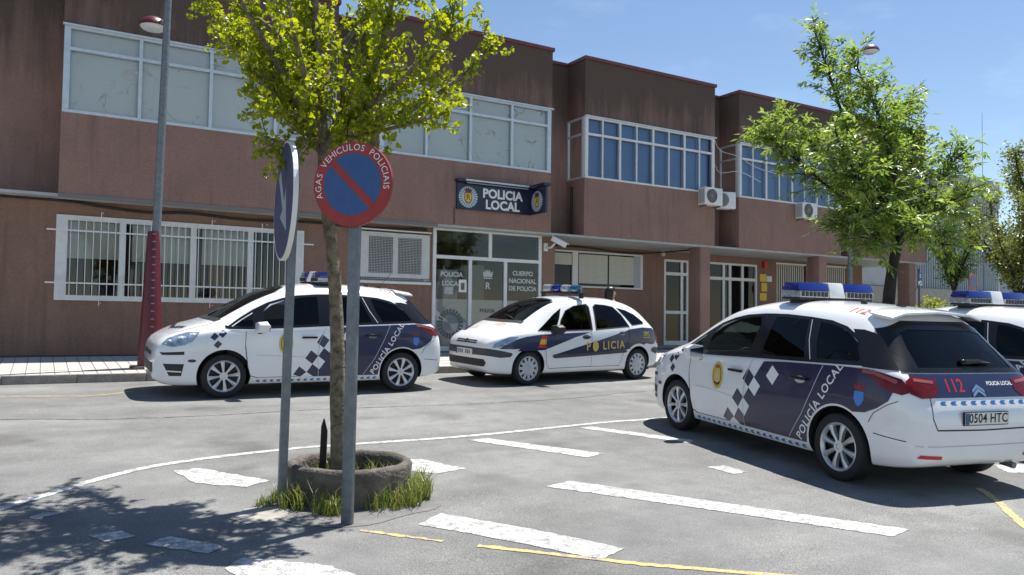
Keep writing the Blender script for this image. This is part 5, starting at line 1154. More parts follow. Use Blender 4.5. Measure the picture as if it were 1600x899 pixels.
        sk.ellipse('side_marker', sd, 1.0, .665, 0.018, 0.018, 0.0066, M['chrome'], car)
        for (hx, hz, par, m_) in ((0.03, .855, fd, M['trim_black']), (-0.93, .925, rd, M['car_navy'])):
            p = sk.pt(sd, hx, hz, 0.022); sk.ellipse('handle_recess', sd, hx, hz, 0.095, 0.038, 0.0085, m_ if m_ is M['trim_black'] else M['seam_light'], par)
            MB().box(p.x - 0.085, p.x + 0.085, p.y - 0.014, p.y + 0.014, p.z - 0.02, p.z + 0.02).build('handle', m_, par, bevel=0.010)
        sk.poly('headlight', sd, [(2.08, .675), (2.04, .745), (1.93, .81), (1.78, .865), (1.62, .875), (1.68, .81), (1.84, .735), (1.98, .675)], 0.006, M['headlamp'], car, 0.05)
        sk.poly('tail_light', sd, [(-1.86, 1.0), (-1.97, .97), (-2.04, .86), (-2.06, .72), (-1.97, .71), (-1.93, .80), (-1.92, .92)], 0.007, M['taillamp'], car, 0.04)
        sk.poly('bumper_strip', sd, [(2.14, .655), (1.95, .625), (1.76, .585), (1.74, .56), (1.78, .515), (1.95, .50), (2.16, .53)], 0.007, M['trim_grey'], car, 0.05)
        sk.poly('bumper_strip', sd, [(-1.78, .55), (-1.76, .60), (-1.85, .64), (-2.0, .63), (-2.05, .56), (-1.95, .50)], 0.007, M['trim_grey'], car, 0.05)
        mirror(car, 0.80, 0.85 * s_, 1.0, M['trim_black'], s_)
    sk.poly('windscreen', 'T', [(p[0] + (0.03 if p[0] > 1 else -0.03), p[1] * 1.05) for p in WS], 0.003, M['car_glass'], car, 0.09)
    we = [(1.43, -.62), (1.485, -.3), (1.50, 0), (1.485, .3), (1.43, .62)]
    sk.lay('cowl', 'T', we + [(p[0] - 0.09, p[1]) for p in we], [(i, i + 1, 6 + i, 5 + i) for i in range(4)], 0.005, M['trim_black'], car, 0.09)
    rg = [(-.52, 1.0), (.52, 1.0), (.47, 1.25), (.40, 1.38), (-.40, 1.38), (-.47, 1.25)]; sk.poly('rear_window', 'B', rg, 0.004, M['gloss_black'], car, 0.08)
    # front bumper strip with plate, grille bars, bonnet with worn paint and navy flash on the far side
    sk.poly('bumper_strip', 'F', [(-.62, .53), (.62, .53), (.62, .655), (-.62, .655)], 0.008, M['trim_grey'], car, 0.05); sk.poly('lower_grille', 'F', [(-.56, .335), (.56, .335), (.60, .40), (.56, .465), (-.56, .465), (-.60, .40)], 0.005, M['trim_black'], car, 0.05)
    for k in range(2): sk.poly('grille', 'F', [(-.33, .725 + k * .035), (.33, .725 + k * .035), (.31, .748 + k * .035), (-.31, .748 + k * .035)], 0.005, M['trim_black'], car, 0.05)
    for s_ in (1, -1):
        for k in range(2): sk.poly('badge', 'F', [(0, .755 + k * .026), (s_ * .075, .715 + k * .026), (s_ * .075, .733 + k * .026), (0, .775 + k * .026)], 0.011, M['chrome'], car, 0.2)
    p = sk.pt('F', 0, .57, 0.014)
    po = MB().box(p.x - 0.002, p.x + 0.01, -.26, .26, .515, .625).build('number_plate', M['plate'], car); MB().box(p.x + 0.01, p.x + 0.012, -.26, -.215, .517, .623).build('plate_band', M['blue'], po)
    for k in range(7):
        if k == 3: continue
        MB().box(p.x + 0.0102, p.x + 0.0118, -.19 + k * .058, -.15 + k * .058, .535, .605).build('plate_character', mat('worn_plate_print', (0.16, 0.16, 0.16), 0.6), po)
    sk.ellipse('worn_paint', 'T', 1.58, .22, 0.075, 0.15, 0.003, M['faded'], car, 0.06); sk.ellipse('worn_paint', 'T', 1.80, -.30, 0.06, 0.12, 0.003, M['faded'], car, 0.06)
    sk.poly('livery_panel', 'T', [(1.95, -.50), (1.60, -.62), (1.52, -.60), (1.75, -.45), (1.95, -.36)], 0.003, M['car_navy'], car, 0.06)
    a = sk.pt('T', 1.37, .32, 0.015); b_ = sk.pt('T', 1.26, -.10, 0.012); MB().path([a, (a + b_) / 2 + Vector((0, 0, 0.012)), b_], [0.014, 0.010, 0.006], n=6).build('wiper', M['trim_black'], car)
    seat(car, 0.25, 0.36, 0.58); seat(car, 0.25, -0.36, 0.58); seat(car, -0.75, 0.40, 0.5); seat(car, -0.75, -0.40, 0.5)
    MB().box(0.80, 1.27, -0.74, 0.74, 0.45, 0.93).build('dashboard', M['cabin'], car, bevel=0.05)
    stw = MB(); stw.lathe([(0.17, -0.012), (0.185, 0), (0.17, 0.012), (0.155, 0)], 24, 'x', close=True); so = stw.build('steering_wheel', M['trim_black'], car, smooth=True); so.location = (0.66, 0.36, 0.90); so.rotation_euler = (0, R(-28), 0)
    # beacon rack: four separate drum lamps on a crossbar
    rk = MB().box(-0.12, 0.0, -0.62, 0.62, 1.665, 1.69).box(-0.10, -0.02, -0.60, -0.54, 1.58, 1.67).box(-0.10, -0.02, 0.54, 0.60, 1.58, 1.67).build('beacon_rack', M['trim_black'], car, bevel=0.006)
    for k, m_ in enumerate((M['clear_lens'], M['blue_lens'], M['clear_lens'], M['teal_lens'])):
        yy = -0.42 + k * 0.28; MB().lathe([(0.055, -0.115), (0.078, -0.10), (0.082, 0.0), (0.076, 0.095), (0.05, 0.112)], 20, 'y', (-0.06, yy, 1.765)).build('beacon', m_, rk, smooth=True, angle=50)
    MB().tube((0.55, -0.1, 1.53), (0.50, -0.1, 1.60), 0.008, n=6).build('aerial', M['trim_black'], car)
    put_wheels(car, wheel_meshes('hubcap', XWR, 0.19), X_F, X_R, XWR, 0.755)
    MB().box(-1.9, 1.9, -0.66, 0.66, 0.17, 0.25).build('underbody', M['trim_black'], car)
    return car
xs_car = make_xsara()
tag(xs_car, 'white police car with navy sweeps, gold lettering and four drum beacons by the entrance', 'car', 'police cars')
place(xs_car, 8.80, 13.0, math.atan2(-0.30, -2.87))
# ------------------------------------------------------------------ sign posts
def facing(n):
    """matrix columns: right, up, normal for a disc whose face looks along n (horizontal)"""
    n = Vector((n[0], n[1], 0)).normalized(); up = Vector((0, 0, 1)); rt = up.cross(n)     # viewer looking at the face sees rt to the right
    return rt, up, n
def disc_sign(name, base, top_z, centre_z, rad, n, post_wd, label, kind, lean=(0, 0)):
    g0 = base[2]; root = empty(name, base); tag(root, label, 'sign')
    rt, up, nn = facing(n)
    def P(u, v, d): return Vector((base[0], base[1], 0)) + rt * u + nn * d + Vector((lean[0] * (v - g0), lean[1] * (v - g0), v))
    w, t = post_wd
    mb = MB(base); q = []
    for z in (g0 - 0.05, top_z):
        for (u, d) in ((-w / 2, -t / 2), (w / 2, -t / 2), (w / 2, t / 2), (-w / 2, t / 2)): q.append(P(u, z, d))
    mb.add(q, [(3, 2, 1, 0), (4, 5, 6, 7), (0, 1, 5, 4), (1, 2, 6, 5), (2, 3, 7, 6), (3, 0, 4, 7)]); mb.build('post', M['steel'], root, bevel=0.006)
    f0 = t / 2 + 0.012
    def disc(nm, r, d0, d1, m, seg=48):
        k = MB(base); a = [P(r * math.cos(2 * math.pi * i / seg), centre_z + r * math.sin(2 * math.pi * i / seg), d0) for i in range(seg)]; b = [P(r * math.cos(2 * math.pi * i / seg), centre_z + r * math.sin(2 * math.pi * i / seg), d1) for i in range(seg)]
        k.add(a + b, [tuple(range(seg)), tuple(range(2 * seg - 1, seg - 1, -1))] + [(i, (i + 1) % seg, seg + (i + 1) % seg, seg + i) for i in range(seg)]); return k.build(nm, m, root)
    def flat(nm, pts, d, m, faces=None):
        k = MB(base); k.add([P(p[0], centre_z + p[1], d) for p in pts], faces or [tuple(range(len(pts)))]); return k.build(nm, m, root, fix=False)
    k = MB(base)
    for z in (centre_z - 0.12, centre_z + 0.12):
        q = [P(u, zz, d) for zz in (z - 0.02, z + 0.02) for (u, d) in ((-w / 2 - 0.012, -t / 2 - 0.008), (w / 2 + 0.012, -t / 2 - 0.008), (w / 2 + 0.012, f0), (-w / 2 - 0.012, f0))]; k.add(q, [(3, 2, 1, 0), (4, 5, 6, 7), (0, 1, 5, 4), (1, 2, 6, 5), (2, 3, 7, 6), (3, 0, 4, 7)])
    k.build('clamp', M['steel'], root)
    if kind == 'noparking':
        disc('plate', rad, f0, f0 + 0.03, mat('sign_edge_red', (0.26, 0.03, 0.03), 0.5)); disc('red_ring', rad - 0.006, f0 + 0.03, f0 + 0.0315, M['sign_red']); disc('blue_field', rad * 0.735, f0 + 0.0315, f0 + 0.033, M['blue'])
        a = R(135); b = R(-45); hw = rad * 0.085; r_ = rad * 0.75; d_ = Vector((math.cos(b) - math.cos(a), math.sin(b) - math.sin(a))).normalized(); n_ = Vector((-d_.y, d_.x)) * hw
        pa = Vector((math.cos(a), math.sin(a))) * r_; pb = Vector((math.cos(b), math.sin(b))) * r_
        flat('red_bar', [pa + n_, pb + n_, pb - n_, pa - n_][::-1], f0 + 0.0345, M['sign_red'])
        s = 'AGAS VEHICULOS POLICIAIS'; V = []; F = []; wd = []
        for ch in s:
            if ch == ' ': wd.append(0.04); continue
            v, f = text2d(ch, 0.066, 'CENTER', 0.0); wd.append(max(p[0] for p in v) - min(p[0] for p in v) + 0.010)
        tot = sum(wd); rt_ = rad * 0.865; ang0 = math.pi / 2 + tot / rt_ / 2 + 0.12; acc = 0
        for ch, w_ in zip(s, wd):
            th = ang0 - (acc + w_ / 2) / rt_; acc += w_
            if ch == ' ': continue
            v, f = text2d(ch, 0.066, 'CENTER', 0.0); c_, s_ = math.cos(th - math.pi / 2), math.sin(th - math.pi / 2); b_ = len(V)
            V += [(rt_ * math.cos(th) + p[0] * c_ - p[1] * s_, rt_ * math.sin(th) + p[0] * s_ + p[1] * c_) for p in v]; F += [tuple(b_ + i for i in q) for q in f]
        flat('lettering', V, f0 + 0.034, M['sign_white'], F)
    elif kind == 'arrow':
        disc('plate', rad, f0, f0 + 0.035, M['sign_white']); disc('blue_field', rad - 0.018, f0 + 0.035, f0 + 0.0365, mat('faded_sign_blue', (0.05, 0.06, 0.14), 0.55, var=0.3, vscale=5))
        c_, s_ = math.cos(R(-50)), math.sin(R(-50))
        pts = [(-0.30, -0.045), (0.05, -0.045), (0.02, -0.16), (0.33, 0.0), (0.02, 0.16), (0.05, 0.045), (-0.30, 0.045)]
        flat('arrow', [(p[0] * c_ - p[1] * s_, p[0] * s_ + p[1] * c_) for p in pts], f0 + 0.038, mat('faded_sign_white', (0.33, 0.34, 0.38), 0.6))
    elif kind == 'small':
        disc('plate', rad, f0, f0 + 0.02, M['sign_red']); disc('blue_field', rad * 0.72, f0 + 0.02, f0 + 0.022, M['blue'])
    return root
disc_sign('no_parking_sign', (1.89, 5.40, gz(5.40)), 2.48, 2.275, 0.303, (-0.66, -0.64), (0.082, 0.042), 'round red and blue no parking sign with white lettering on grey post', 'noparking', lean=(0.006, 0))
disc_sign('arrow_sign', (1.60, 6.06, gz(6.06)), 2.62, 2.215, 0.460, (-0.992, 0.10), (0.062, 0.062), 'large round blue arrow sign seen almost edge on beside the planter', 'arrow', lean=(0.016, 0))
disc_sign('no_parking_sign', (26.65, 14.75, 0.36), 3.0, 2.75, 0.29, (0.12, -1.0), (0.05, 0.04), 'small far round sign beyond the cars at the right', 'small')
r_ = empty('parking_sign', (24.81, 15.44, 0.40)); tag(r_, 'tiny blue plate with white mark on thin pole beside the last pillar', 'sign')
MB().tube((0, 0, 0), (0, 0, 2.75), 0.03, n=8).build('post', mat('purple_post', (0.06, 0.04, 0.12), 0.5), r_); MB().box(-0.09, 0.09, -0.05, -0.03, 2.38, 2.62).build('plate', M['blue'], r_); MB().box(-0.09, 0.09, -0.05, -0.03, 2.20, 2.34).build('plate', M['white'], r_)
v, f = text2d('E', 0.16, 'CENTER', 0.004); t = MB(); t.add([(p[0], -0.054, 2.50 + p[1]) for p in v], f); t.build('lettering', M['sign_white'], r_, fix=False)

# ------------------------------------------------------------------ street lamps
def lamp_head(root, at, dirv, arm_from, m):
    a = Vector(arm_from); h = Vector(at); d = Vector(dirv).normalized()
    MB().path([a, a.lerp(h, 0.6) + Vector((0, 0, 0.05)), h], [0.028, 0.025, 0.022], n=8).build('arm', M['steel'], root, smooth=True)
    hd = MB(); hd.lathe([(0.03, 0.15), (0.12, 0.135), (0.20, 0.085), (0.245, 0.01), (0.25, -0.02), (0.235, -0.03)], 28, 'z'); ho = hd.build('lamp_head', m, root, smooth=True, angle=50); ho.location = h + d * 0.18
    b = MB(); b.lathe([(0.23, -0.025), (0.19, -0.075), (0.10, -0.105), (0.004, -0.11)], 28, 'z'); b.build('lamp_bowl', mat('lamp_bowl', (0.60, 0.62, 0.62), 0.25, coat=0.5), ho, smooth=True, angle=60)
    s = 1.0
    return ho
def street_lamp(base, top, lean, label, cone, heads):
    root = empty('street_lamp', base); tag(root, label, 'street lamp', 'street lamps along the pavement')
    L_ = lambda z: Vector((lean * z, 0, z))
    if cone:
        c = MB(); c.lathe([(0.205, 0.03), (0.20, 0.10), (0.185, 0.5), (0.10, 2.38), (0.095, 2.40)], 24, 'z'); co = c.build('base_cone', M['red_paint'], root, smooth=True, angle=50)
        stud = MB(); 
        for k in range(15):
            z = 0.45 + k * 0.135; rr = 0.187 - (z - 0.5) * 0.0452 
            stud.box(-0.025, 0.025, -rr - 0.012, -rr + 0.02, z, z + 0.018)
        stud.build('stud', mat('worn_stud', (0.30, 0.25, 0.25), 0.6), co)
        MB().box(-0.30, 0.30, -0.28, 0.28, -0.02, 0.05).build('base_plate', M['concrete'], root, bevel=0.02)
    else: MB().lathe([(0.12, 0), (0.12, 0.9), (0.08, 1.0)], 16, 'z').build('base_cone', M['black'], root)
    MB().path([L_(0.9), L_(top * 0.5), L_(top)], [0.078 if cone else 0.07, 0.066 if cone else 0.058, 0.050], n=16).build('pole', M['steel'], root, smooth=True, angle=50)
    for (z, d, ln, m) in heads:
        a = L_(z); dv = Vector(d).normalized(); lamp_head(root, a + dv * ln + Vector((0, 0, 0.10)), d, a, m)
    return root
street_lamp((1.64, 15.10, 0.38), 9.2, 0.018, 'tall grey street lamp with dark red ribbed base beside the barred window', True, [(6.12, (-0.35, 1, 0), 0.34, M['red_paint']), (9.1, (0, -1, 0), 1.2, M['red_paint'])])
street_lamp((20.10, 14.60, 0.38), 8.75, 0.0, 'street lamp rising behind the leafy tree at the right', False, [(8.62, (-0.1, -1, 0), 0.55, mat('maroon_lamp', (0.12, 0.05, 0.06), 0.4))])

# ------------------------------------------------------------------ planter with tree, stake and weeds
PC = (2.17, 6.16); PZ = gz(PC[1])
pl = MB(); pl.lathe([(0.455, -0.04), (0.465, 0.16), (0.475, 0.235), (0.462, 0.262), (0.43, 0.268), (0.405, 0.255), (0.395, 0.22), (0.39, 0.02)], 56, 'z', close=True)
plo = pl.build('planter_ring', M['concrete'], None, smooth=True, angle=60); plo.location = (PC[0], PC[1], PZ); plo.scale = (1.04, 1.04, 1.04)
for v in plo.data.vertices:
    n_ = noise.noise(Vector((v.co.x * 6, v.co.y * 6, v.co.z * 8))) + 0.7 * noise.noise(Vector((v.co.x * 17, v.co.y * 17, v.co.z * 15))); v.co.x *= 1 + n_ * 0.018; v.co.y *= 1 + n_ * 0.018; v.co.z += n_ * 0.012 if v.co.z > 0.2 else 0
tag(plo, 'weathered round concrete planter ring at the foot of the tree', 'planter')
so = MB(); so.lathe([(0.40, 0.06), (0.30, 0.09), (0.12, 0.11), (0.003, 0.12)], 32, 'z'); s_o = so.build('soil', M['soil'], plo, smooth=True)
stk = MB(); stk.add([(-0.028, -0.012, 0), (0.028, -0.012, 0), (0.028, 0.012, 0), (-0.028, 0.012, 0), (-0.026, -0.011, 0.44), (0.026, -0.011, 0.40), (0.026, 0.011, 0.40), (-0.026, 0.011, 0.44), (-0.006, 0, 0.52)], [(3, 2, 1, 0), (0, 1, 5, 4), (1, 2, 6, 5), (2, 3, 7, 6), (3, 0, 4, 7), (4, 5, 8), (5, 6, 8), (6, 7, 8), (7, 4, 8)])
sto = stk.build('stake', M['bark_dark'], None, bevel=0.004); sto.location = (1.985, 6.30, PZ + 0.10); sto.rotation_euler = (0, R(1.5), R(-30)); tag(sto, 'short dark pointed wooden stake beside the trunk in the planter', 'stake')
gm = leafmat('grass', (0.085, 0.15, 0.02), (0.27, 0.27, 0.08), 0.35)
def grass(name, spots, label, nmin=1):
    g = MB()
    for (x, y, z, n, sp, hmin, hmax) in spots:
        for _ in range(n):
            a = random.uniform(0, 6.28); r0 = sp * math.sqrt(random.random()); bx, by = x + r0 * math.cos(a), y + r0 * math.sin(a)
            h = random.uniform(hmin, hmax); d = random.uniform(0, 6.28); b = random.uniform(0.15, 0.9) * h; w = random.uniform(0.0018, 0.0042)
            p0 = Vector((bx, by, z)); p1 = p0 + Vector((math.cos(d) * b * 0.35, math.sin(d) * b * 0.35, h * 0.6)); p2 = p0 + Vector((math.cos(d) * b, math.sin(d) * b, h * random.uniform(0.75, 1.0))); s = Vector((-math.sin(d), math.cos(d), 0)) * w
            g.add([p0 - s, p0 + s, p1 + s * 0.8, p1 - s * 0.8, p2], [(0, 1, 2, 3), (3, 2, 4)])
    o = g.build(name, gm, None, fix=False); tag(o, label, 'grass', kind='stuff'); return o
spots = []
for k in range(60):
    a = R(random.choice((random.gauss(205, 12), random.gauss(232, 9), random.gauss(300, 14), random.gauss(320, 16), random.gauss(322, 16), random.gauss(345, 12), random.uniform(170, 375)))); rr = 0.515 + abs(random.gauss(0, 0.06))
    spots.append((PC[0] + rr * math.cos(a), PC[1] + rr * math.sin(a), gz(PC[1] + rr * math.sin(a)), random.randint(12, 42), random.uniform(0.02, 0.06), 0.04, random.uniform(0.12, 0.30)))
for k in range(60):
    a = random.uniform(0, 6.28); rr = random.uniform(0.2, 0.39); spots.append((PC[0] + rr * math.cos(a), PC[1] + rr * math.sin(a), PZ + 0.07, 7, 0.03, 0.06, 0.22))
for k in range(14): spots.append((1.50 + random.uniform(-.10, .05), 6.08 + random.uniform(-.05, .10), gz(6.08), 6, 0.03, 0.03, 0.12))
grass('grass', spots, 'green and straw coloured weeds growing in and around the planter ring')
pt = MB(); N_ = 40
pts = [((0.62 + 0.10 * noise.noise(Vector((math.cos(k / N_ * 6.283) * 1.5, math.sin(k / N_ * 6.283) * 1.5, 5)))) * math.cos(k / N_ * 6.283) * 1.15 + PC[0] - 0.05, (0.62 + 0.12 * noise.noise(Vector((math.cos(k / N_ * 6.283) * 1.5, math.sin(k / N_ * 6.283) * 1.5, 9)))) * math.sin(k / N_ * 6.283) * 1.25 + PC[1] - 0.12) for k in range(N_)]
pt.add([(p[0], p[1], gz(p[1]) + 0.0035) for p in pts], [tuple(range(N_))]); pt.build('asphalt_patch', mat('dark_asphalt_patch', (0.185, 0.18, 0.175), 0.9, var=0.35, vscale=7, bump=0.4, bscale=90), road, fix=False)
# pale concrete slab with a bolt hole, beside the arrow post
sl = MB(); q = [(1.18, 5.86), (1.34, 6.06), (1.56, 6.04), (1.60, 5.80), (1.46, 5.66), (1.26, 5.68)]; sl.add([(p[0], p[1], gz(p[1]) + 0.004) for p in q], [tuple(range(6))]); sl.build('concrete_patch', mat('pale_concrete', (0.36, 0.33, 0.29), 0.9, var=0.3, vscale=9), road, fix=False)

# ------------------------------------------------------------------ trees
def spline(pts, k=8): return smooth3(pts, k)
def tree(name, base, trunk, trunk_r, limbs, label, bark, leaf_m, leaf_fn, sub, seed, limb_r=0.05, group=None, twig_r=0.006):
    """trunk > limbs > side twigs; leaf_fn(mb, point, direction, rnd) puts the foliage on each twig"""
    rnd = random.Random(seed); root = empty(name, base); tag(root, label, 'tree', group)
    t = MB(base); tp = spline(trunk, 6); n = len(tp)
    t.path(tp, [trunk_r * (1.35 if i == 0 else 1.0) * (1 - 0.38 * i / n) * (1 + 0.10 * noise.noise(Vector(p) * 4)) for i, p in enumerate(tp)], n=14); t.build('trunk', bark, root, smooth=True)
    b = MB(base); lf = MB(base)
    for (pts, r0, dens) in limbs:
        sp = spline(pts, 8); m = len(sp)
        b.path(sp, [r0 * (1 - 0.82 * i / (m - 1)) + 0.004 for i in range(m)], n=7)
        length = sum((sp[i + 1] - sp[i]).length for i in range(m - 1)); cnt = int(length * dens)
        for c in range(cnt):
            u = rnd.uniform(sub['from'], 1.0); fi = u * (m - 1); i = min(int(fi), m - 2); p = sp[i].lerp(sp[i + 1], fi - i); d = (sp[i + 1] - sp[i]).normalized()
            side = Vector((rnd.gauss(0, 1), rnd.gauss(0, 1), rnd.gauss(0, 0.6))); side = (side - d * side.dot(d)).normalized()
            ln = rnd.uniform(*sub['len']) * (1.15 - 0.6 * u); dd = (d * sub['fwd'] + side + Vector((0, 0, sub['up']))).normalized(); tw = [p]
            for k in range(3):
                dd = (dd + Vector((rnd.gauss(0, .18), rnd.gauss(0, .18), rnd.gauss(0, .12) + sub.get('sag', 0)))).normalized(); tw.append(tw[-1] + dd * ln / 3)
            b.path(tw, [twig_r * 1.6, twig_r * 1.2, twig_r * 0.8, twig_r * 0.4], n=4)
            steps = max(2, int(ln / sub['step']))
            for s_ in range(steps):
                v_ = (s_ + rnd.random()) / steps * 3; j = min(int(v_), 2); q = tw[j].lerp(tw[j + 1], v_ - j); leaf_fn(lf, q, (tw[j + 1] - tw[j]).normalized(), rnd)
            leaf_fn(lf, tw[-1], dd, rnd)
    b.build('limb', bark, root, smooth=True, fix=False); lf.build('crown', leaf_m, root, fix=False)
    return root
def fan_leaf(mb, p, d, rnd):
    for _ in range(rnd.choice((2, 3, 4, 5))):
        a = Vector((rnd.gauss(0, 1), rnd.gauss(0, 1), rnd.gauss(0.1, 0.8))).normalized(); s = a.cross(Vector((rnd.gauss(0, 1), rnd.gauss(0, 1), rnd.gauss(0, 1)))).normalized(); r = rnd.uniform(0.018, 0.040); st = p + a * rnd.uniform(0.012, 0.03); nn = a.cross(s) * r * 0.25
        mb.add([st, st + a * r * 0.75 + s * r * 0.85 + nn, st + a * r * 1.12 + s * r * 0.42, st + a * r * 1.02, st + a * r * 1.12 - s * r * 0.42, st + a * r * 0.75 - s * r * 0.85 + nn], [(0, 1, 2, 3), (0, 3, 4, 5)])
def ash_leaf(mb, p, d, rnd):
    a = (d * 0.6 + Vector((rnd.gauss(0, .8), rnd.gauss(0, .8), rnd.gauss(-0.15, 0.5)))).normalized(); s = a.cross(Vector((rnd.gauss(0, .3), rnd.gauss(0, .3), 1))).normalized(); L_ = rnd.uniform(0.12, 0.20); nn = s.cross(a)
    for k in range(5):
        q = p + a * L_ * (k // 2) * 0.4 + a * 0.04; sd = 1 if k % 2 else -1
        ax = (a + s * sd * rnd.uniform(0.7, 1.1) - Vector((0, 0, rnd.uniform(0, .35)))).normalized() if k < 4 else a
        l = rnd.uniform(0.09, 0.15); w = l * rnd.uniform(0.15, 0.22); sx = ax.cross(nn).normalized(); 
        sx = (sx + nn * rnd.gauss(0, .35)).normalized()
        mb.add([q, q + ax * l * 0.45 + sx * w, q + ax * l - Vector((0, 0, l * .12)), q + ax * l * 0.45 - sx * w], [(0, 1, 2, 3)])
def round_leaf(size):
    def fn(mb, p, d, rnd):
        for _ in range(4):
            a = Vector((rnd.gauss(0, 1), rnd.gauss(0, 1), rnd.gauss(0, .7))).normalized(); s = a.cross(Vector((rnd.gauss(0, 1), rnd.gauss(0, 1), rnd.gauss(0, 1)))).normalized(); r = size * rnd.uniform(.7, 1.3); q = p + Vector((rnd.gauss(0, size), rnd.gauss(0, size), rnd.gauss(0, size)))
            mb.add([q, q + a * r * .5 + s * r * .34, q + a * r, q + a * r * .5 - s * r * .34], [(0, 1, 2, 3)])
    return fn
M['leaf_ginkgo'] = leafmat('ginkgo_leaf', (0.14, 0.20, 0.015), (0.33, 0.37, 0.04), 0.58)
M['leaf_ash'] = leafmat('ash_leaf', (0.10, 0.175, 0.035), (0.27, 0.37, 0.08), 0.48)
M['leaf_dark'] = leafmat('dark_leaf', (0.05, 0.11, 0.02), (0.17, 0.26, 0.05), 0.45)
M['leaf_olive'] = leafmat('olive_leaf', (0.09, 0.125, 0.03), (0.23, 0.26, 0.06), 0.45)
def grow(l): return [(a * 1.042, b * 1.042, 1.34 + (c - 1.34) * 1.042) for (a, b, c) in l]
T1 = [(2.01, 5.95, 0.08), (1.985, 5.95, 0.62), (1.955, 5.91, 1.21), (1.91, 5.92, 1.80), (1.84, 5.93, 2.29), (1.82, 5.93, 2.66)]
G1 = [([(1.82, 5.93, 2.66), (1.79, 5.99, 3.2), (1.74, 5.98, 3.79), (1.70, 5.92, 4.46), (1.69, 5.9, 5.2)], .045, 20),
      ([(1.82, 5.93, 2.60), (2.01, 5.69, 2.96), (2.09, 5.51, 3.27), (2.15, 5.4, 3.68), (2.21, 5.39, 4.27)], .036, 22),
      ([(1.84, 5.92, 2.62), (2.21, 5.81, 2.84), (2.55, 5.72, 3.04), (2.85, 5.64, 3.29), (3.10, 5.54, 3.58)], .034, 26),
      ([(1.80, 5.94, 2.66), (1.55, 5.96, 3.10), (1.32, 5.96, 3.45), (1.11, 5.96, 3.79), (0.98, 6.02, 4.16)], .034, 22),
      ([(1.81, 5.94, 2.6), (1.66, 6.2, 2.95), (1.55, 6.5, 3.3), (1.45, 6.75, 3.7)], .028, 22),
      ([(1.83, 5.92, 2.66), (2.05, 6.12, 3.04), (2.30, 6.32, 3.49), (2.48, 6.48, 4.05), (2.6, 6.55, 4.6)], .032, 22),
      ([(1.80, 5.94, 2.70), (1.60, 5.62, 3.0), (1.42, 5.40, 3.35), (1.30, 5.28, 3.8)], .028, 22),
      ([(1.83, 5.92, 2.66), (1.97, 5.60, 2.84), (2.16, 5.38, 3.02), (2.34, 5.26, 3.25), (2.48, 5.2, 3.5)], .026, 26),
      ([(1.82, 5.93, 2.75), (1.83, 6.3, 3.4), (1.80, 6.6, 4.0), (1.72, 6.75, 4.6)], .03, 20),
      ([(1.80, 5.94, 2.60), (1.62, 5.90, 2.82), (1.45, 5.92, 2.95), (1.30, 5.96, 3.15)], .02, 30),
      ([(1.82, 5.93, 2.71), (1.71, 6.16, 2.9), (1.52, 6.33, 2.98), (1.36, 6.42, 3.08)], .02, 28), ([(1.79, 5.94, 3.03), (1.54, 6.18, 3.51), (1.23, 6.35, 3.76), (0.93, 6.52, 3.88)], .024, 26),
      ([(1.84, 5.92, 2.68), (2.0, 5.65, 2.70), (2.23, 5.34, 2.74), (2.43, 5.1, 2.80)], .02, 28), ([(1.83, 5.92, 2.71), (1.54, 5.87, 2.62), (1.33, 5.88, 2.66)], .016, 30),
      ([(1.81, 5.92, 3.13), (2.06, 6.1, 3.59), (2.37, 6.13, 3.98), (2.77, 6.0, 4.19)], .024, 24), ([(2.17, 5.71, 3.04), (2.46, 5.64, 3.27), (2.66, 5.51, 3.53), (2.7, 5.47, 3.83)], .018, 28), ([(1.57, 6.06, 3.13), (1.4, 6.39, 3.29), (1.3, 6.55, 3.57)], .016, 28),
      ([(1.83, 5.93, 2.75), (1.88, 6.5, 3.35), (1.92, 7.05, 3.85), (1.92, 7.5, 4.25)], .03, 26), ([(1.80, 5.93, 2.7), (1.56, 6.45, 3.25), (1.36, 6.95, 3.7), (1.26, 7.4, 4.1)], .028, 26)]
tree('ginkgo_tree', (2.06, 6.20, PZ + 0.1), grow(T1), 0.066, [(grow(a), b, c * 0.78) for a, b, c in G1], 'slender street tree with yellow green fan leaves growing from the planter', M['bark'], M['leaf_ginkgo'], fan_leaf, {'from': 0.12, 'len': (0.16, 0.46), 'fwd': 0.7, 'up': 0.25, 'step': 0.032}, 11, twig_r=0.004)
T2 = [(12.86, 8.66, 0.05), (12.88, 8.65, 0.8), (12.91, 8.60, 1.74), (12.95, 8.55, 2.3), (13.02, 8.49, 2.77)]
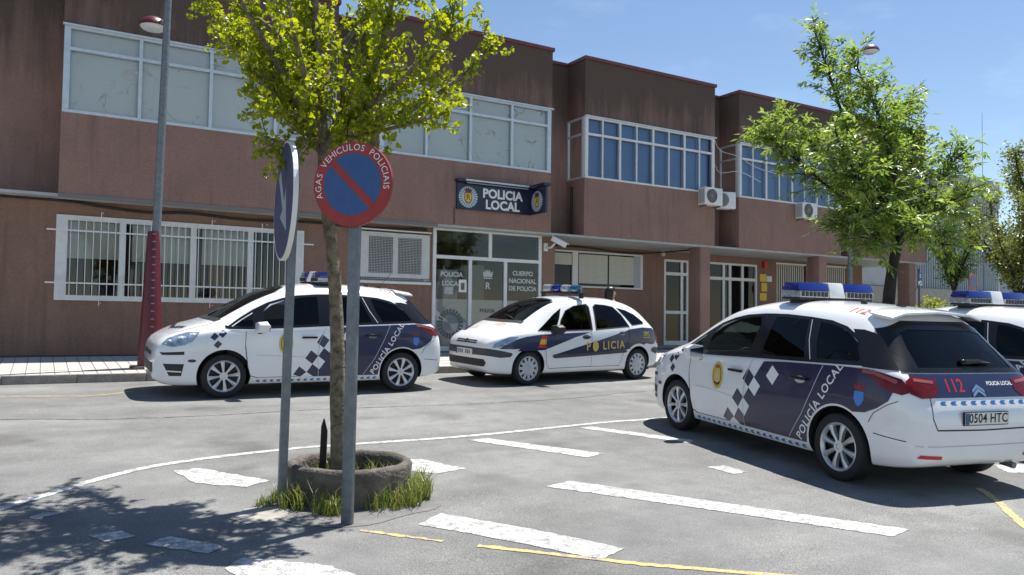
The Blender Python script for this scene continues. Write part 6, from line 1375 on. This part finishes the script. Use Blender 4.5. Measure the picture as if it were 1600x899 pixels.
G2 = [([(13.02, 8.49, 2.77), (12.92, 8.64, 3.35), (12.73, 8.95, 4.07), (12.49, 9.17, 5.01), (12.15, 9.32, 6.06), (11.90, 9.40, 6.75)], 0.051, 19),
      ([(13.02, 8.49, 2.77), (12.78, 8.36, 3.64), (12.42, 8.30, 4.49), (12.15, 8.39, 5.2), (11.85, 8.5, 5.8)], 0.051, 19),
      ([(12.99, 8.51, 2.79), (12.12, 8.65, 3.28), (11.36, 8.85, 3.79), (10.85, 9.05, 4.2), (10.5, 9.2, 4.5)], 0.036, 19),
      ([(13.04, 8.48, 2.77), (13.55, 8.50, 3.38), (14.13, 8.36, 4.0), (14.42, 8.16, 4.48)], 0.030, 19),
      ([(13.02, 8.49, 2.79), (13.68, 8.76, 3.66), (14.03, 8.85, 4.68), (13.95, 8.92, 5.5)], 0.036, 19),
      ([(12.97, 8.52, 2.77), (13.19, 9.28, 3.56), (12.72, 9.76, 4.43), (12.14, 10.18, 5.3)], 0.036, 19),
      ([(12.99, 8.51, 2.71), (11.87, 8.11, 3.2), (11.13, 8.05, 3.86), (10.8, 8.12, 4.4)], 0.036, 19),
      ([(13.04, 8.48, 2.74), (12.89, 7.97, 3.05), (12.98, 7.62, 3.3), (13.3, 7.4, 3.6)], 0.024, 19),
      ([(12.97, 8.52, 2.70), (12.22, 8.73, 2.88), (11.85, 8.89, 3.1)], 0.018, 19), ([(12.97, 8.5, 2.85), (12.55, 8.4, 3.0), (12.25, 8.35, 2.85), (12.0, 8.3, 2.6)], .02, 20), ([(13.02, 8.5, 2.9), (13.4, 8.4, 3.15), (13.7, 8.3, 3.0), (13.9, 8.2, 2.75)], .02, 20), ([(12.97, 8.5, 2.8), (12.75, 8.0, 3.0), (12.5, 7.8, 2.85)], .02, 20), ([(13.0, 8.5, 2.8), (12.9, 8.6, 3.6), (12.95, 8.6, 4.4), (13.1, 8.5, 5.2)], 0.030, 19)]
tree('ash_tree', (12.86, 8.66, 0.06), T2, 0.125, G2, 'broad leafy tree with narrow leaves and dark trunk behind the nearest car', M['bark_dark'], M['leaf_ash'], ash_leaf, {'from': 0.2, 'len': (0.30, 0.85), 'fwd': 0.9, 'up': 0.3, 'sag': -0.03, 'step': 0.08}, 5, twig_r=0.007)
kn = MB(); kn.lathe([(0.05, -0.22), (0.19, -0.14), (0.24, 0.0), (0.19, 0.14), (0.06, 0.22)], 14, 'z'); 
def small_tree(base, h, w, label, leaf, seed, n=9, z0=0.35, size=0.10, dens=9):
    rnd = random.Random(seed); x, y, z = base; th = h * z0; limbs = []
    for k in range(n):
        a = 6.283 * k / n + rnd.uniform(-.4, .4); r1 = w * rnd.uniform(.25, .5); zt = rnd.uniform(.6, 1.0)
        limbs.append(([(x, y, z + th), (x + r1 * .4 * math.cos(a), y + r1 * .4 * math.sin(a), z + th + (h - th) * zt * .4), (x + r1 * math.cos(a), y + r1 * math.sin(a), z + th + (h - th) * zt * .8), (x + r1 * 1.1 * math.cos(a), y + r1 * 1.1 * math.sin(a), z + th + (h - th) * zt)], w * 0.016, dens))
    limbs.append(([(x, y, z + th), (x + .05, y, z + h * .6), (x, y, z + h)], w * .016, dens))
    return tree('tree', base, [(x, y, z), (x + .06, y, z + th * .5), (x, y, z + th)], w * 0.035, limbs, label, M['bark_dark'], leaf, round_leaf(size), {'from': 0.15, 'len': (w * .10, w * .26), 'fwd': .6, 'up': .2, 'step': size * 0.85}, seed, group='trees beyond the cars')
small_tree((33.2, 19.1, 0.4), 5.6, 2.6, 'small bushy dark green tree standing in front of the corrugated wall', M['leaf_dark'], 21, z0=0.40)
small_tree((32.0, 15.9, 0.4), 6.2, 3.6, 'olive green tree with forked trunk at the far right edge', M['leaf_olive'], 22, 11, z0=0.30, size=0.11)
small_tree((37.0, 17.0, 0.4), 9.0, 4.4, 'taller tree whose top reaches in at the right edge', M['leaf_olive'], 23, 11, z0=0.35, size=0.12)
def hedge(base, w, d, h, label, leaf, seed):
    rnd = random.Random(seed); root = empty('shrub', base); tag(root, label, 'shrub', 'shrubs beyond the cars'); lf = MB(); st = MB()
    for k in range(14):
        x, y = rnd.uniform(-w, w) * .8, rnd.uniform(-d, d) * .7; st.path([(x * .3, y * .3, 0), (x * .7, y * .7, h * .5), (x, y, h * .85)], [.02, .014, .006], n=5)
    fn = round_leaf(0.075)
    for k in range(750):
        a, r = rnd.uniform(0, 6.283), math.sqrt(rnd.random()); x, y = w * r * math.cos(a), d * r * math.sin(a); fn(lf, Vector((x, y, rnd.uniform(.15, 1) * h * (1 - .45 * r * r))), Vector((0, 0, 1)), rnd)
    st.build('stem', M['bark_dark'], root); lf.build('foliage', leaf, root, fix=False)
hedge((26.9, 16.2, 0.45), 0.9, 0.6, 1.95, 'low yellow green shrub just beyond the last pillar', M['leaf_ginkgo'], 31); hedge((29.6, 16.8, 0.45), 1.2, 0.7, 1.7, 'green shrub below the small bushy tree', M['leaf_olive'], 32)

# ------------------------------------------------------------------ warehouse beyond
WO = (40.0, 24.0, 0.3)
wh = empty('warehouse', WO); tag(wh, 'grey corrugated industrial building with pale fascia beyond the police station', 'building')
M['corr'] = mat('corrugated_sheet', (0.36, 0.42, 0.46), 0.5, 0.1, var=0.15, vscale=1.5); M['fascia'] = mat('pale_fascia', (0.50, 0.53, 0.56), 0.5, var=0.1, vscale=2); M['blue_wall'] = mat('blue_wall', (0.09, 0.22, 0.36), 0.6, var=0.2, vscale=2)
MB(WO).box(30.5, 46.0, 24.10, 46, 0.2, 9.25).build('wall', M['fascia'], wh); MB(WO).box(46.0, 90, 26.1, 46, 0.2, 7.0).build('wall', M['corr'], wh)
MB(WO).box(30.4, 46.15, 23.92, 24.08, 7.85, 9.35).build('fascia', mat('grey_fascia', (0.40, 0.42, 0.44), 0.5), wh); MB(WO).box(30.4, 90, 23.80, 23.95, 0.2, 3.15).build('base_wall', mat('pale_base_wall', (0.46, 0.43, 0.39), 0.9, var=0.2), wh)
rib = MB().box(0, 0.11, -0.045, 0.0, 0, 4.65).mesh('sheet_rib'); rib.materials.append(M['corr'])
MB(WO).box(36.2, 46.0, 24.06, 24.09, 3.15, 7.85).build('sheet', M['corr'], wh)
for k in range(48): inst('sheet_rib', rib, wh, (36.25 + k * 0.203 - WO[0], 24.06 - WO[1], 3.18 - WO[2]))
MB(WO).box(30.4, 36.2, 23.74, 23.80, 0.2, 2.35).build('blue_band', M['blue_wall'], wh); MB(WO).box(30.4, 36.2, 24.0, 24.095, 3.2, 7.8).build('panel', M['fascia'], wh)
MB(WO).tube((46.05, 24.0, 0.3), (46.05, 24.0, 8.0), 0.06, n=8).build('drainpipe', M['alu'], wh)

# ------------------------------------------------------------------ person on the pavement
def person(loc, rz, label):
    root = empty('person', loc, rz); tag(root, label, 'person')
    J = {'pel': ((0, 0, .95), .135), 'ab': ((0, 0, 1.08), .12), 'ch': ((.01, 0, 1.27), .135), 'nk': ((0.0, 0, 1.42), .055), 'hd0': ((.02, 0, 1.50), .068), 'hd1': ((.03, 0, 1.58), .088), 'hd2': ((.015, 0, 1.655), .075),
         'lh': ((0, .09, .90), .095), 'lk': ((.07, .10, .50), .058), 'la': ((-.02, .10, .09), .042), 'lt': ((.13, .11, .035), .032), 'rh': ((0, -.09, .90), .095), 'rk': ((.05, -.10, .50), .058), 'ra': ((-.14, -.10, .11), .042), 'rt': ((0.0, -.11, .04), .032),
         'ls': ((0, .165, 1.36), .058), 'le': ((-.04, .21, 1.10), .042), 'lw': ((.08, .20, .88), .03), 'lhd': ((.12, .19, .80), .034), 'rs': ((0, -.165, 1.36), .058), 're': ((.02, -.21, 1.10), .042), 'rw': ((.14, -.19, .90), .03), 'rhd': ((.18, -.18, .82), .034)}
    E_ = [('pel', 'ab'), ('ab', 'ch'), ('ch', 'nk'), ('nk', 'hd0'), ('hd0', 'hd1'), ('hd1', 'hd2'), ('pel', 'lh'), ('lh', 'lk'), ('lk', 'la'), ('la', 'lt'), ('pel', 'rh'), ('rh', 'rk'), ('rk', 'ra'), ('ra', 'rt'), ('ch', 'ls'), ('ls', 'le'), ('le', 'lw'), ('lw', 'lhd'), ('ch', 'rs'), ('rs', 're'), ('re', 'rw'), ('rw', 'rhd')]
    ks_ = list(J); vs_ = [J[k][0] for k in ks_]; rs_ = [J[k][1] for k in ks_]; es_ = [(ks_.index(a), ks_.index(b)) for a, b in E_]
    for hnd, sgn in (('lhd', 1), ('rhd', -1)):
        h = Vector(J[hnd][0]); hi = ks_.index(hnd)
        for k in range(5):
            o1 = Vector(((.03 - k * .018) if k < 4 else .035, sgn * (-.005), -.045 if k < 4 else -.02)); o2 = o1 + Vector((.008, -sgn * .012, -.04 + k * .004 if k < 4 else -.025))
            vs_ += [tuple(h + o1), tuple(h + o2)]; rs_ += [.0085, .0075]; n_ = len(vs_); es_ += [(hi, n_ - 2), (n_ - 2, n_ - 1)]
    me = bpy.data.meshes.new('body'); me.from_pydata(vs_, es_, []); o = bpy.data.objects.new('body', me); COL.objects.link(o)
    md = o.modifiers.new('skin', 'SKIN'); md.use_smooth_shade = True
    for i, sv in enumerate(me.skin_vertices[0].data): sv.radius = (rs_[i], rs_[i]); sv.use_root = (i == 0)
    ss = o.modifiers.new('sub', 'SUBSURF'); ss.levels = 2; ss.render_levels = 2
    bpy.context.view_layer.update(); nm = bpy.data.meshes.new_from_object(o.evaluated_get(bpy.context.evaluated_depsgraph_get())); o.modifiers.clear(); o.data = nm
    for m_ in (mat('skin', (0.48, 0.29, 0.20), 0.55), mat('pale_blue_top', (0.36, 0.48, 0.56), 0.85), mat('dark_jeans', (0.03, 0.04, 0.07), 0.9), M['trim_black']): nm.materials.append(m_)
    for p in nm.polygons:
        c = p.center; arm = abs(c.y) > .15 and c.z < 1.2 and c.z > .70
        p.material_index = 3 if c.z < .085 else (2 if c.z < .93 and not (arm and abs(c.y) > .165) else (0 if (arm and c.z < 1.12) or c.z > 1.405 else 1)); p.use_smooth = True
    o.parent = root
    hm = mat('black_hair', (0.012, 0.010, 0.010), 0.45, var=0.3, vscale=30)
    hr = MB(); prof = []
    hr.lathe([(0.004, .128), (.055, .118), (.093, .075), (.108, .01), (.112, -.08), (.110, -.18), (.095, -.27), (.06, -.33)], 22, 'z', (-.028, 0, 1.635)); ho = hr.build('hair', hm, root, smooth=True)
    for v in ho.data.vertices:
        if v.co.x > .0 and v.co.z < 1.65: v.co.x = min(v.co.x, .025 - (1.65 - v.co.z) * .16)
        elif v.co.x > .0: v.co.x += .035
        if v.co.x < -.02: v.co.x = -.02 + (v.co.x + .02) * (1.35 + max(0, 1.66 - v.co.z) * .5)
    for s in (1, -1):
        MB().lathe([(.003, -.009), (.008, -.004), (.009, .003), (.003, .009)], 8, 'x', (.118, s * .032, 1.585)).build('eye', M['trim_black'], o)
        MB().lathe([(.004, -.012), (.014, -.005), (.012, .006), (.003, .012)], 8, 'y', (.02, s * .088, 1.57)).build('ear', nm.materials[0], o)
    MB().add([(.112, -.013, 1.545), (.112, .013, 1.545), (.118, 0, 1.59), (.142, 0, 1.55)], [(0, 1, 3), (1, 2, 3), (2, 0, 3)]).build('nose', nm.materials[0], o); MB().box(.100, .113, -.022, .022, 1.515, 1.523).build('mouth', mat('lips', (0.36, 0.12, 0.11), 0.5), o)
person((12.72, 16.30, pz(16.30)), R(-14), 'dark haired person in pale blue top walking past behind the roof of the parked car')
